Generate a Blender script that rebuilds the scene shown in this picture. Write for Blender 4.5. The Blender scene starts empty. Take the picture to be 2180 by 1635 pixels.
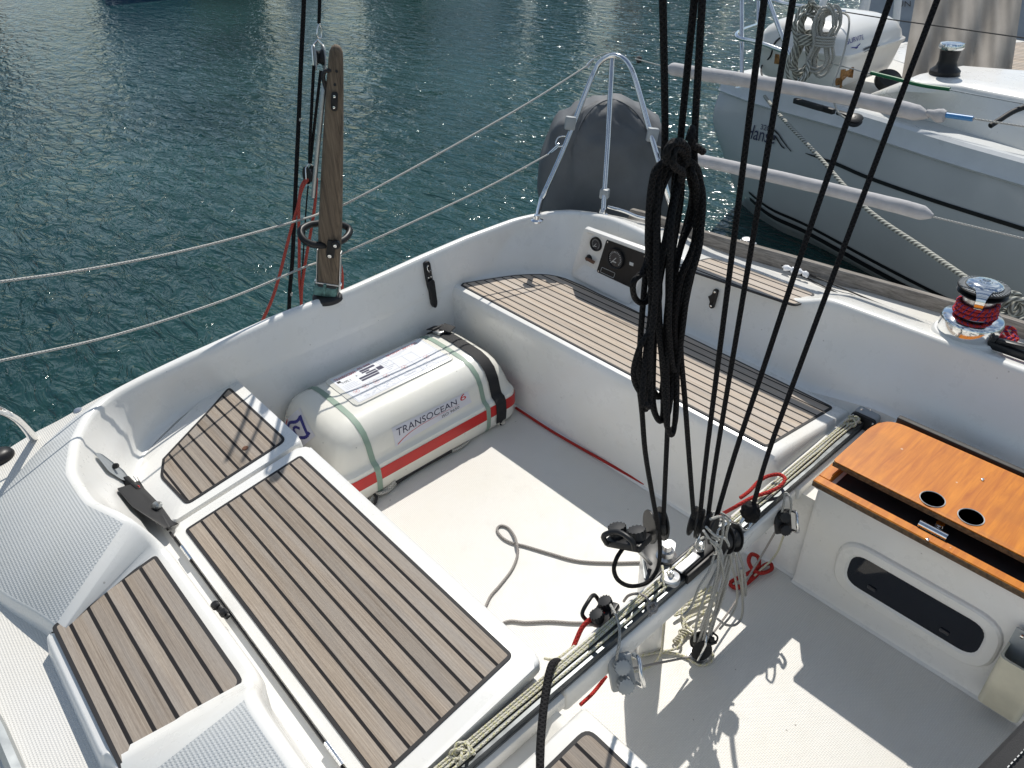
import bpy, bmesh, math, random
from mathutils import Vector as V, Matrix, noise
from mathutils.bvhtree import BVHTree
random.seed(7)
scene = bpy.context.scene
COL = scene.collection

# ------------------------------------------------------------------ camera
FPX, CX, CY = 1616.0, 1090.0, 817.5            # focal length and centre, in photo pixels
CR = V((0.66829766, 0.74316549, -0.0329134))   # camera right
CD = V((0.40733417, -0.40260375, -0.81974941)) # camera down
CF = V((-0.62246053, 0.53442986, -0.57177584)) # camera forward
CAM = V((0.75, -1.285, 2.03))
cd = bpy.data.cameras.new('camera')
cam = bpy.data.objects.new('camera', cd)
COL.objects.link(cam)
m = Matrix.Identity(4)
for i in range(3):
    m[i][0], m[i][1], m[i][2], m[i][3] = CR[i], -CD[i], -CF[i], CAM[i]
cam.matrix_world = m
cd.sensor_width = 36.0
cd.lens = FPX / 2180 * 36
cd.clip_start, cd.clip_end = 0.05, 3000
scene.camera = cam

def ray(x, y): return CR * ((x - CX) / FPX) + CD * ((y - CY) / FPX) + CF
# world points on real planes (height z, athwart y, fore-and-aft x) read off the survey of the photo
def Z(x, y, z): r = ray(x, y); return CAM + r * ((z - CAM.z) / r.z)
def Y(x, y, v): r = ray(x, y); return CAM + r * ((v - CAM.y) / r.y)
def X(x, y, v): r = ray(x, y); return CAM + r * ((v - CAM.x) / r.x)
def PL(x, y, p, n): r = ray(x, y); return CAM + r * ((V(p) - CAM).dot(V(n)) / r.dot(V(n)))
def D(x, y, d): return CAM + ray(x, y) * d     # at camera depth d

# ------------------------------------------------------------------ materials
def nt(name):
    mt = bpy.data.materials.new(name); mt.use_nodes = True
    t = mt.node_tree; b = t.nodes['Principled BSDF']
    return mt, t, b
def N(t, typ, **kw):
    n = t.nodes.new(typ)
    for k, v in kw.items():
        if k in n.inputs: n.inputs[k].default_value = v
        else: setattr(n, k, v)
    return n
def math_(t, op, a, b=None, c=None):
    n = t.nodes.new('ShaderNodeMath'); n.operation = op
    for i, v in enumerate((a, b, c)):
        if v is None: continue
        if isinstance(v, (int, float)): n.inputs[i].default_value = v
        else: t.links.new(v, n.inputs[i])
    return n.outputs[0]
def mixc(t, fac, a, b, typ='MIX'):
    n = t.nodes.new('ShaderNodeMix'); n.data_type = 'RGBA'; n.blend_type = typ
    for s, v in ((0, fac), (6, a), (7, b)):
        if isinstance(v, (int, float)): n.inputs[s].default_value = v
        elif isinstance(v, tuple): n.inputs[s].default_value = v
        else: t.links.new(v, n.inputs[s])
    return n.outputs[2]
def c4(c): return (c[0], c[1], c[2], 1.0)
def ramp(t, fac, a, b):
    n = t.nodes.new('ShaderNodeMapRange'); t.links.new(fac, n.inputs[0])
    n.inputs[1].default_value, n.inputs[2].default_value = a, b
    n.clamp = True
    return n.outputs[0]

def pm(name, col, rough=.5, metal=0, var=.12, vs=9, bump=0, bs=180, coat=0, spec=.5, sheen=0):
    mt, t, b = nt(name)
    tc = N(t, 'ShaderNodeTexCoord')
    no = N(t, 'ShaderNodeTexNoise', Scale=vs, Detail=5.0); t.links.new(tc.outputs['Object'], no.inputs['Vector'])
    lo = tuple(x * (1 - var) for x in col); hi = tuple(min(1, x * (1 + var)) for x in col)
    t.links.new(mixc(t, ramp(t, no.outputs[0], .3, .7), c4(lo), c4(hi)), b.inputs['Base Color'])
    b.inputs['Roughness'].default_value = rough; b.inputs['Metallic'].default_value = metal
    b.inputs['Coat Weight'].default_value = coat; b.inputs['Specular IOR Level'].default_value = spec
    if sheen: b.inputs['Sheen Weight'].default_value = sheen
    r = ramp(t, no.outputs[0], .2, .8)
    t.links.new(math_(t, 'MULTIPLY_ADD', r, .12, rough - .06), b.inputs['Roughness'])
    if bump:
        n2 = N(t, 'ShaderNodeTexNoise', Scale=bs, Detail=3.0); t.links.new(tc.outputs['Object'], n2.inputs['Vector'])
        bp = N(t, 'ShaderNodeBump', Strength=bump, Distance=.002); t.links.new(n2.outputs[0], bp.inputs['Height'])
        t.links.new(bp.outputs[0], b.inputs['Normal'])
    return mt

def gelcoat(name, col=(.80, .795, .775), rough=.28, nonskid=None, dirt=.5):
    """white glass-fibre gelcoat: faint yellowing, grime and specks; nonskid = moulded pattern pitch in metres"""
    mt, t, b = nt(name)
    tc = N(t, 'ShaderNodeTexCoord'); P = tc.outputs['Object']
    n1 = N(t, 'ShaderNodeTexNoise', Scale=2.3, Detail=6.0, Roughness=.6); t.links.new(P, n1.inputs['Vector'])
    n2 = N(t, 'ShaderNodeTexNoise', Scale=14.0, Detail=7.0, Roughness=.7); t.links.new(P, n2.inputs['Vector'])
    base = mixc(t, ramp(t, n1.outputs[0], .35, .7), c4(col), c4((col[0] * .97, col[1] * .95, col[2] * .90)))
    grime = math_(t, 'MULTIPLY', ramp(t, n2.outputs[0], .55, .80), .17 * dirt)
    base = mixc(t, grime, base, c4((.42, .40, .36)))
    vo = N(t, 'ShaderNodeTexVoronoi', Scale=34.0); t.links.new(P, vo.inputs['Vector'])
    wn = N(t, 'ShaderNodeTexWhiteNoise'); t.links.new(vo.outputs['Position'], wn.inputs['Vector'])
    sp = math_(t, 'MULTIPLY', math_(t, 'LESS_THAN', vo.outputs['Distance'], .10), math_(t, 'GREATER_THAN', wn.outputs['Value'], .955))
    base = mixc(t, math_(t, 'MULTIPLY', sp, .75 * dirt), base, c4((.12, .10, .08)))
    b.inputs['Coat Weight'].default_value = .25 if not nonskid else 0
    b.inputs['Coat Roughness'].default_value = .12
    t.links.new(math_(t, 'MULTIPLY_ADD', n2.outputs[0], .22, rough - .1), b.inputs['Roughness'])
    if nonskid:
        s = N(t, 'ShaderNodeSeparateXYZ'); t.links.new(P, s.inputs[0])
        k = 2 * math.pi / nonskid
        a = math_(t, 'SINE', math_(t, 'MULTIPLY', math_(t, 'ADD', s.outputs[0], s.outputs[1]), k * .7071))
        c = math_(t, 'SINE', math_(t, 'MULTIPLY', math_(t, 'SUBTRACT', s.outputs[0], s.outputs[1]), k * .7071))
        h = math_(t, 'MULTIPLY', a, c)
        hh = ramp(t, h, -.1, .55)
        bp = N(t, 'ShaderNodeBump', Strength=.75, Distance=.0011); t.links.new(hh, bp.inputs['Height'])
        t.links.new(bp.outputs[0], b.inputs['Normal'])
        base = mixc(t, math_(t, 'MULTIPLY', math_(t, 'SUBTRACT', 1.0, hh), .22), base, c4((.45, .43, .39)))
    else:
        n3 = N(t, 'ShaderNodeTexNoise', Scale=5.0, Detail=2.0); t.links.new(P, n3.inputs['Vector'])
        bp = N(t, 'ShaderNodeBump', Strength=.06, Distance=.01); t.links.new(n3.outputs[0], bp.inputs['Height'])
        t.links.new(bp.outputs[0], b.inputs['Normal'])
    t.links.new(base, b.inputs['Base Color'])
    return mt

def teak(name, tone=1.0, pitch=.045, off=0.0, seed=0):
    """weathered teak planking, black caulked seams; UV = metres along / across the planks"""
    mt, t, b = nt(name)
    uv = N(t, 'ShaderNodeUVMap'); uv.uv_map = 'UVMap'
    s = N(t, 'ShaderNodeSeparateXYZ'); t.links.new(uv.outputs[0], s.inputs[0])
    u, v = s.outputs[0], s.outputs[1]
    q = math_(t, 'DIVIDE', math_(t, 'ADD', v, off), pitch)
    fr = math_(t, 'FRACT', q); idx = math_(t, 'FLOOR', q)
    d = math_(t, 'ABSOLUTE', math_(t, 'SUBTRACT', fr, .5))
    w = N(t, 'ShaderNodeTexNoise', Scale=30.0, Detail=2.0); t.links.new(uv.outputs[0], w.inputs['Vector'])
    seam = ramp(t, math_(t, 'ADD', d, math_(t, 'MULTIPLY', math_(t, 'SUBTRACT', w.outputs[0], .5), .018)), .400, .418)
    wn = N(t, 'ShaderNodeTexWhiteNoise'); wn.noise_dimensions = '1D'
    t.links.new(math_(t, 'ADD', idx, seed + .37), wn.inputs['W'])
    gv = N(t, 'ShaderNodeCombineXYZ')
    t.links.new(math_(t, 'MULTIPLY', u, 5.0), gv.inputs[0])
    t.links.new(math_(t, 'MULTIPLY', v, 330.0), gv.inputs[1])
    t.links.new(math_(t, 'MULTIPLY', idx, 3.7), gv.inputs[2])
    g = N(t, 'ShaderNodeTexNoise', Scale=1.0, Detail=6.0, Roughness=.72, Distortion=.35); t.links.new(gv.outputs[0], g.inputs['Vector'])
    gv2 = N(t, 'ShaderNodeCombineXYZ')
    t.links.new(math_(t, 'MULTIPLY', u, 55.0), gv2.inputs[0]); t.links.new(math_(t, 'MULTIPLY', v, 900.0), gv2.inputs[1])
    t.links.new(idx, gv2.inputs[2])
    g2 = N(t, 'ShaderNodeTexNoise', Scale=1.0, Detail=4.0, Roughness=.8); t.links.new(gv2.outputs[0], g2.inputs['Vector'])
    gv3 = N(t, 'ShaderNodeCombineXYZ')
    t.links.new(math_(t, 'MULTIPLY', u, 1.6), gv3.inputs[0]); t.links.new(math_(t, 'MULTIPLY', v, 26.0), gv3.inputs[1]); t.links.new(idx, gv3.inputs[2])
    g3 = N(t, 'ShaderNodeTexNoise', Scale=1.0, Detail=3.0); t.links.new(gv3.outputs[0], g3.inputs['Vector'])
    A = tuple(x * tone for x in (.195, .152, .118)); B = tuple(x * tone for x in (.455, .385, .312)); G = tuple(x * tone for x in (.35, .325, .30))
    c = mixc(t, ramp(t, g.outputs[0], .28, .68), c4(A), c4(B))
    c = mixc(t, math_(t, 'MULTIPLY', ramp(t, g3.outputs[0], .4, .7), .55), c, c4(G))
    f = math_(t, 'MULTIPLY', ramp(t, g2.outputs[0], .48, .76), .5)
    c = mixc(t, f, c, c4(tuple(x * .55 for x in A)))
    pv = math_(t, 'MULTIPLY_ADD', wn.outputs['Value'], .24, .88)
    n = t.nodes.new('ShaderNodeVectorMath'); n.operation = 'SCALE'; t.links.new(c, n.inputs[0]); t.links.new(pv, n.inputs['Scale'])
    c = mixc(t, seam, n.outputs[0], c4((.010, .009, .010)))
    t.links.new(c, b.inputs['Base Color'])
    b.inputs['Roughness'].default_value = .78; b.inputs['Specular IOR Level'].default_value = .3
    hgt = math_(t, 'SUBTRACT', math_(t, 'MULTIPLY', math_(t, 'ADD', g.outputs[0], math_(t, 'MULTIPLY', g2.outputs[0], .6)), .5), math_(t, 'MULTIPLY', seam, .7))
    bp = N(t, 'ShaderNodeBump', Strength=.55, Distance=.0014); t.links.new(hgt, bp.inputs['Height']); t.links.new(bp.outputs[0], b.inputs['Normal'])
    return mt

def rope_mat(name, col, fleck=None, k=260.0, twist=False, amt=.55, rough=.8):
    """braided (or laid, twist=True) rope; UV = metres along, 0..1 around"""
    mt, t, b = nt(name)
    uv = N(t, 'ShaderNodeUVMap'); uv.uv_map = 'UVMap'
    s = N(t, 'ShaderNodeSeparateXYZ'); t.links.new(uv.outputs[0], s.inputs[0])
    u, v = s.outputs[0], s.outputs[1]
    tw = 2 * math.pi
    a = math_(t, 'SINE', math_(t, 'ADD', math_(t, 'MULTIPLY', u, k * tw / 6.28 * 2.2), math_(t, 'MULTIPLY', v, tw * (3 if twist else 4))))
    if twist: h = a
    else:
        c = math_(t, 'SINE', math_(t, 'SUBTRACT', math_(t, 'MULTIPLY', u, k * tw / 6.28 * 2.2), math_(t, 'MULTIPLY', v, tw * 4)))
        h = math_(t, 'MAXIMUM', a, c)
    hr = ramp(t, h, -.6, .9)
    lo = tuple(x * (1 - amt) for x in col)
    cc = mixc(t, hr, c4(lo), c4(col))
    if fleck:
        f = math_(t, 'SINE', math_(t, 'ADD', math_(t, 'MULTIPLY', u, 330.0), math_(t, 'MULTIPLY', v, tw)))
        cc = mixc(t, math_(t, 'GREATER_THAN', f, .72), cc, c4(fleck))
    t.links.new(cc, b.inputs['Base Color']); b.inputs['Roughness'].default_value = rough
    b.inputs['Specular IOR Level'].default_value = .25
    bp = N(t, 'ShaderNodeBump', Strength=.8, Distance=.0015); t.links.new(h, bp.inputs['Height']); t.links.new(bp.outputs[0], b.inputs['Normal'])
    return mt

M = {}
M['gel'] = gelcoat('white_gelcoat')
M['gel_clean'] = gelcoat('white_gelcoat_clean', dirt=.25)
M['skid'] = gelcoat('nonskid_gelcoat', (.76, .745, .71), .42, nonskid=.0085, dirt=.9)
M['skid_grey'] = gelcoat('nonskid_grey', (.60, .625, .64), .5, nonskid=.0105, dirt=.5)
M['teak'] = teak('weathered_teak', .93)
M['teak_pale'] = teak('weathered_teak_pale', 1.42, seed=40)
M['teak_step'] = teak('weathered_teak_step', .92, pitch=.046, seed=90)
M['caulk'] = pm('black_caulk', (.012, .011, .012), .6)
M['chrome'] = pm('polished_steel', (.80, .80, .79), .10, 1, .05)
M['steel'] = pm('brushed_steel', (.60, .60, .60), .32, 1, .12, 30)
M['alu'] = pm('anodised_aluminium', (.40, .42, .42), .38, .9, .12, 20)
M['alu_dark'] = pm('dark_anodised', (.10, .108, .112), .35, .7, .25, 30)
M['grey_plastic'] = pm('grey_plastic', (.33, .35, .36), .42)
M['black'] = pm('black_plastic', (.012, .012, .013), .42, var=.3, vs=30, spec=.35)
M['black_matt'] = pm('black_rubber', (.016, .016, .017), .62, var=.3, vs=40)
M['black_rope'] = rope_mat('black_rope', (.013, .012, .013), amt=.7)
M['red_rope'] = rope_mat('red_rope', (.48, .035, .028), amt=.35)
M['red_blue_rope'] = rope_mat('red_blue_rope', (.56, .045, .04), (.10, .05, .20), amt=.4)
M['coral_rope'] = rope_mat('faded_red_rope', (.55, .10, .075), amt=.3)
M['cream_rope'] = rope_mat('cream_rope', (.70, .67, .55), (.60, .575, .33), amt=.22)
M['grey_rope'] = rope_mat('grey_rope', (.40, .37, .345), amt=.35)
M['pale_rope'] = rope_mat('pale_grey_rope', (.52, .51, .47), amt=.4)
M['white_rope'] = rope_mat('white_rope', (.60, .595, .56), amt=.35)
M['laid_rope'] = rope_mat('laid_rope', (.54, .54, .48), k=95, twist=True, amt=.7)
M['varnish'] = None
M['canister'] = gelcoat('ivory_canister', (.80, .785, .725), .22, dirt=.5)
M['canister2'] = gelcoat('white_canister', (.74, .735, .72), .3, dirt=1.0)
M['red'] = pm('red_tape', (.50, .018, .016), .4, var=.1)
M['green_tape'] = pm('green_strap', (.255, .345, .275), .55)
M['webbing'] = pm('black_webbing', (.014, .014, .016), .75, bump=.6, bs=500)
M['label'] = pm('label_white', (.78, .79, .82), .35, var=.02)
M['label_lilac'] = pm('label_lilac', (.66, .655, .70), .35, var=.03)
M['ink_navy'] = pm('ink_navy', (.018, .018, .06), .5)
M['ink_blue'] = pm('ink_blue', (.03, .03, .22), .5)
M['ink_red'] = pm('ink_red', (.55, .03, .03), .5)
M['ink_pale'] = pm('ink_pale', (.42, .45, .52), .5)
M['ink_black'] = pm('ink_black', (.02, .02, .022), .5)
M['pale_red'] = pm('pale_red', (.62, .28, .27), .5)
M['cover'] = pm('grey_canvas', (.112, .119, .128), .68, var=.22, vs=5, bump=.35, bs=60)
M['roll'] = pm('grey_cloth', (.46, .45, .455), .85, var=.10, vs=20, bump=.4, bs=120)
M['bronze'] = pm('verdigris_bronze', (.10, .20, .185), .55, .3, .45, 60)
M['window'] = pm('smoked_acrylic', (.006, .008, .014), .07)
M['pocket'] = pm('cream_plastic', (.62, .59, .47), .45, var=.12, vs=14)
M['beige'] = pm('beige_canvas', (.33, .30, .265), .9, var=.16, vs=3.5, bump=.3, bs=80)
M['blue'] = pm('blue_tube', (.06, .25, .55), .4)
M['green'] = pm('green_tube', (.01, .14, .05), .45)
M['hull_grey'] = pm('grey_topsides', (.47, .485, .485), .22, var=.06, vs=2, coat=.3)
M['hull_band'] = pm('grey_gunwale', (.60, .62, .63), .3, var=.05)
M['hull_far'] = pm('slate_topsides', (.22, .255, .29), .4, var=.08)
M['rust'] = pm('rust', (.30, .15, .05), .8, var=.5, vs=60)
M['brown'] = pm('brown_knob', (.16, .07, .035), .45)
M['dial'] = pm('dial_face', (.03, .03, .035), .3)
M['pale_mark'] = pm('pale_mark', (.62, .62, .60), .5)

def tiller_wood():
    mt, t, b = nt('grey_tiller_wood')
    tc = N(t, 'ShaderNodeTexCoord'); mp = N(t, 'ShaderNodeMapping'); t.links.new(tc.outputs['Object'], mp.inputs[0])
    mp.inputs['Scale'].default_value = (90, 90, 4.5)
    n = N(t, 'ShaderNodeTexNoise', Scale=1.0, Detail=7.0, Roughness=.75, Distortion=.3); t.links.new(mp.outputs[0], n.inputs['Vector'])
    c = mixc(t, ramp(t, n.outputs[0], .3, .68), c4((.045, .031, .021)), c4((.25, .185, .125)))
    t.links.new(c, b.inputs['Base Color']); b.inputs['Roughness'].default_value = .8
    bp = N(t, 'ShaderNodeBump', Strength=.7, Distance=.002); t.links.new(n.outputs[0], bp.inputs['Height']); t.links.new(bp.outputs[0], b.inputs['Normal'])
    return mt
M['tiller'] = tiller_wood()
def varnish():
    mt, t, b = nt('varnished_plywood')
    tc = N(t, 'ShaderNodeTexCoord'); mp = N(t, 'ShaderNodeMapping'); t.links.new(tc.outputs['Object'], mp.inputs[0])
    mp.inputs['Scale'].default_value = (60, 5, 60); mp.inputs['Rotation'].default_value = (0, 0, .25)
    n = N(t, 'ShaderNodeTexNoise', Scale=1.0, Detail=6.0, Roughness=.65, Distortion=.5); t.links.new(mp.outputs[0], n.inputs['Vector'])
    big = N(t, 'ShaderNodeTexNoise', Scale=7.0, Detail=4.0); t.links.new(tc.outputs['Object'], big.inputs['Vector'])
    c = mixc(t, ramp(t, n.outputs[0], .3, .7), c4((.42, .108, .004)), c4((.66, .225, .010)))
    c = mixc(t, math_(t, 'MULTIPLY', ramp(t, big.outputs[0], .5, .75), .5), c, c4((.30, .085, .010)))
    vo = N(t, 'ShaderNodeTexVoronoi', Scale=26.0); t.links.new(tc.outputs['Object'], vo.inputs['Vector'])
    wn = N(t, 'ShaderNodeTexWhiteNoise'); t.links.new(vo.outputs['Position'], wn.inputs['Vector'])
    sp = math_(t, 'MULTIPLY', math_(t, 'LESS_THAN', vo.outputs['Distance'], .11), math_(t, 'GREATER_THAN', wn.outputs['Value'], .85))
    c = mixc(t, math_(t, 'MULTIPLY', sp, .7), c, c4((.66, .50, .34)))
    t.links.new(c, b.inputs['Base Color']); b.inputs['Roughness'].default_value = .5; b.inputs['Specular IOR Level'].default_value = .3
    b.inputs['Coat Weight'].default_value = .05; b.inputs['Coat Roughness'].default_value = .2
    bp = N(t, 'ShaderNodeBump', Strength=.15, Distance=.001); t.links.new(n.outputs[0], bp.inputs['Height']); t.links.new(bp.outputs[0], b.inputs['Normal'])
    return mt
M['varnish'] = varnish()
M['ply_edge'] = pm('plywood_edge', (.095, .055, .025), .7, var=.6, vs=90)
M['toerail'] = None
def oldwood():
    mt, t, b = nt('grey_toe_rail_wood')
    tc = N(t, 'ShaderNodeTexCoord'); mp = N(t, 'ShaderNodeMapping'); t.links.new(tc.outputs['Object'], mp.inputs[0])
    mp.inputs['Scale'].default_value = (6, 120, 120)
    n = N(t, 'ShaderNodeTexNoise', Scale=1.0, Detail=6.0, Roughness=.75, Distortion=.3); t.links.new(mp.outputs[0], n.inputs['Vector'])
    c = mixc(t, ramp(t, n.outputs[0], .3, .7), c4((.10, .085, .07)), c4((.36, .33, .295)))
    t.links.new(c, b.inputs['Base Color']); b.inputs['Roughness'].default_value = .85
    bp = N(t, 'ShaderNodeBump', Strength=.6, Distance=.002); t.links.new(n.outputs[0], bp.inputs['Height']); t.links.new(bp.outputs[0], b.inputs['Normal'])
    return mt
M['toerail'] = oldwood()

# ------------------------------------------------------------------ mesh helpers
def finish(name, bm, mats, parent=None, smooth=35):
    if not isinstance(mats, (list, tuple)): mats = [mats]
    bmesh.ops.recalc_face_normals(bm, faces=bm.faces) if name not in NORECALC else None
    me = bpy.data.meshes.new(name); bm.to_mesh(me); bm.free()
    for mt in mats: me.materials.append(mt)
    if smooth:
        for p in me.polygons: p.use_smooth = True
        me.set_sharp_from_angle(angle=math.radians(smooth))
    o = bpy.data.objects.new(name, me); COL.objects.link(o)
    if parent is not None:
        o.parent = parent; o.matrix_parent_inverse = parent.matrix_world.inverted()
    return o
NORECALC = set()
def base_loc(o, p):  # move an Empty thing's origin before its parts are linked
    o.location = p
def thing(name, label, cat, loc=(0, 0, 0), group=None):
    o = bpy.data.objects.new(name, None); COL.objects.link(o)
    o.location = loc; o.empty_display_size = .05
    o.matrix_world = Matrix.Translation(loc)
    o['label'] = label; o['category'] = cat
    if group: o['group'] = group
    return o
def screw(p, nrm, r, parent, mat='chrome'):
    return lathe('screw', [(0, r * .8), (r * .8, r * .6), (r, 0)], p, M[mat], parent, nrm, 10)
def tag(o, label, cat, group=None):
    o['label'] = label; o['category'] = cat
    if group: o['group'] = group
    return o
def struct(o): o['kind'] = 'structure'; return o

def spl(pts, n=8, closed=False):
    """Catmull-Rom through the points"""
    P = [V(p) for p in pts]; k = len(P); out = []
    rng = range(k) if closed else range(k - 1)
    for i in rng:
        if closed: a, b, c, d = P[(i - 1) % k], P[i], P[(i + 1) % k], P[(i + 2) % k]
        else: a, b, c, d = P[max(i - 1, 0)], P[i], P[i + 1], P[min(i + 2, k - 1)]
        for j in range(n):
            t = j / n
            out.append(.5 * ((2 * b) + (c - a) * t + (2 * a - 5 * b + 4 * c - d) * t * t + (3 * b - a - 3 * c + d) * t ** 3))
    if not closed: out.append(P[-1])
    return out

def add_tube(bm, pts, r, res=8, closed=False, mi=0, caps=True, flat=1.0):
    pts = [V(p) for p in pts]; n = len(pts)
    uvl = bm.loops.layers.uv.get('UVMap') or bm.loops.layers.uv.new('UVMap')
    rs = r if isinstance(r, (list, tuple)) else [r] * n
    T = []
    for i in range(n):
        if closed: t = pts[(i + 1) % n] - pts[i - 1]
        else: t = pts[min(i + 1, n - 1)] - pts[max(i - 1, 0)]
        T.append(t.normalized() if t.length > 1e-9 else V((0, 0, 1)))
    u = T[0].orthogonal().normalized()
    rings, L, acc = [], [0.0], 0.0
    for i in range(n):
        u = (u - T[i] * u.dot(T[i])); u = u.normalized() if u.length > 1e-6 else T[i].orthogonal().normalized()
        w = T[i].cross(u)
        rings.append([bm.verts.new(pts[i] + (u * math.cos(2 * math.pi * k / res) + w * (flat * math.sin(2 * math.pi * k / res))) * rs[i]) for k in range(res)])
        if i: acc += (pts[i] - pts[i - 1]).length
        L.append(acc)
    L = L[1:]
    m_ = n if closed else n - 1
    for i in range(m_):
        j = (i + 1) % n
        la, lb = L[i], (L[j] if j else acc + (pts[0] - pts[-1]).length)
        for k in range(res):
            k2 = (k + 1) % res
            f = bm.faces.new((rings[i][k], rings[i][k2], rings[j][k2], rings[j][k])); f.material_index = mi
            for lp, (uu, vv) in zip(f.loops, ((la, k / res), (la, (k + 1) / res), (lb, (k + 1) / res), (lb, k / res))): lp[uvl].uv = (uu, vv)
    if caps and not closed:
        bm.faces.new(list(reversed(rings[0]))).material_index = mi; bm.faces.new(rings[-1]).material_index = mi
def tube(name, pts, r, mat, parent=None, res=8, closed=False, flat=1.0):
    bm = bmesh.new(); add_tube(bm, pts, r, res, closed, flat=flat)
    return finish(name, bm, mat, parent, 50)
def rope(name, pts, r, mat, parent=None, n=8, res=8, closed=False):
    return tube(name, spl(pts, n, closed), r, mat, parent, res, closed)

def add_box(bm, c, s, rot=None, bev=.003, seg=2, mi=0):
    """box centred at c, size s, optional 3x3 / quaternion rotation, bevelled edges"""
    r = bmesh.ops.create_cube(bm, size=1.0)
    vs = r['verts']
    for v in vs: v.co = V((v.co.x * s[0], v.co.y * s[1], v.co.z * s[2]))
    es = list({e for v in vs for e in v.link_edges}); fs = list({f for v in vs for f in v.link_faces})
    if bev:
        res = bmesh.ops.bevel(bm, geom=es, offset=bev, segments=seg, affect='EDGES', profile=.5)
        vs = list({v for f in res['faces'] for v in f.verts} | {v for f in fs if f.is_valid for v in f.verts})
    fs = {f for v in vs if v.is_valid for f in v.link_faces}
    for f in fs: f.material_index = mi
    for v in vs:
        p = v.co.copy()
        if rot is not None: p = rot @ p
        v.co = p + V(c)
    return vs
def box(name, c, s, mat, parent=None, rot=None, bev=.003, seg=2):
    bm = bmesh.new(); add_box(bm, c, s, rot, bev, seg); return finish(name, bm, mat, parent)

def basis(x=None, y=None, z=None):
    """rotation whose given axes follow the given directions (two of the three)"""
    if z is not None and x is not None:
        z = V(z).normalized(); x = V(x); x = (x - z * x.dot(z)).normalized(); y = z.cross(x)
    elif z is not None and y is not None:
        z = V(z).normalized(); y = V(y); y = (y - z * y.dot(z)).normalized(); x = y.cross(z)
    elif x is not None and y is not None:
        x = V(x).normalized(); y = V(y); y = (y - x * y.dot(x)).normalized(); z = x.cross(y)
    else:
        z = V(z).normalized(); x = z.orthogonal().normalized(); y = z.cross(x)
    return Matrix((x, y, z)).transposed()

def add_lathe(bm, prof, c, axis=(0, 0, 1), n=28, mi=0):
    """prof = [(radius, height)...] about axis through c"""
    B = basis(z=axis); rings = []
    for r, h in prof:
        if r < 1e-5: rings.append([bm.verts.new(V(c) + B @ V((0, 0, h)))])
        else: rings.append([bm.verts.new(V(c) + B @ V((r * math.cos(2 * math.pi * k / n), r * math.sin(2 * math.pi * k / n), h))) for k in range(n)])
    for a, b in zip(rings, rings[1:]):
        for k in range(n):
            k2 = (k + 1) % n
            if len(a) == 1 and len(b) == 1: continue
            if len(a) == 1: f = bm.faces.new((a[0], b[k], b[k2]))
            elif len(b) == 1: f = bm.faces.new((a[k], a[k2], b[0]))
            else: f = bm.faces.new((a[k], a[k2], b[k2], b[k]))
            f.material_index = mi
    for rg in (rings[0], rings[-1]):
        if len(rg) > 1: bm.faces.new(rg).material_index = mi
def lathe(name, prof, c, mat, parent=None, axis=(0, 0, 1), n=28):
    bm = bmesh.new(); add_lathe(bm, prof, c, axis, n); return finish(name, bm, mat, parent)

def loft(bm, rows, closed=False, mi=0, mifun=None):
    R = [[bm.verts.new(V(p)) for p in r] for r in rows]
    for i in range(len(R) - 1):
        n = len(R[i])
        for k in range(n if closed else n - 1):
            k2 = (k + 1) % n
            try: f = bm.faces.new((R[i][k], R[i][k2], R[i + 1][k2], R[i + 1][k]))
            except ValueError: continue
            f.material_index = mifun(i, k) if mifun else mi
    return R

def roundpoly(P, r, n=5):
    """round the corners of a planar polygon of 3-D points"""
    P = [V(p) for p in P]; k = len(P); out = []
    rs = r if isinstance(r, (list, tuple)) else [r] * k
    for i in range(k):
        a, b, c = P[i - 1], P[i], P[(i + 1) % k]; q = rs[i]
        if q <= 0: out.append(b); continue
        d1, d2 = (a - b), (c - b); q1 = min(q, d1.length * .45); q2 = min(q, d2.length * .45)
        s, e = b + d1.normalized() * q1, b + d2.normalized() * q2
        for j in range(n + 1):
            t = j / n; out.append(s * (1 - t) ** 2 + b * (2 * t * (1 - t)) + e * t * t)
    return out
def add_slab(bm, P, nrm, th, bev=.0, seg=2, mi=0, side_mi=None):
    """plate: polygon P (top outline) with thickness th below it along -nrm"""
    nrm = V(nrm).normalized()
    top = [bm.verts.new(V(p)) for p in P]; bot = [bm.verts.new(V(p) - nrm * th) for p in P]
    ft = bm.faces.new(top); ft.material_index = mi
    fb = bm.faces.new(list(reversed(bot))); fb.material_index = mi
    k = len(P)
    for i in range(k):
        j = (i + 1) % k
        f = bm.faces.new((top[j], top[i], bot[i], bot[j])); f.material_index = mi if side_mi is None else side_mi
    if bev: bmesh.ops.bevel(bm, geom=list(ft.edges), offset=bev, segments=seg, affect='EDGES', profile=.5)
def slab(name, P, nrm, th, mat, parent=None, bev=.0, seg=2):
    bm = bmesh.new(); add_slab(bm, P, nrm, th, bev, seg); return finish(name, bm, mat, parent)

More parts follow.
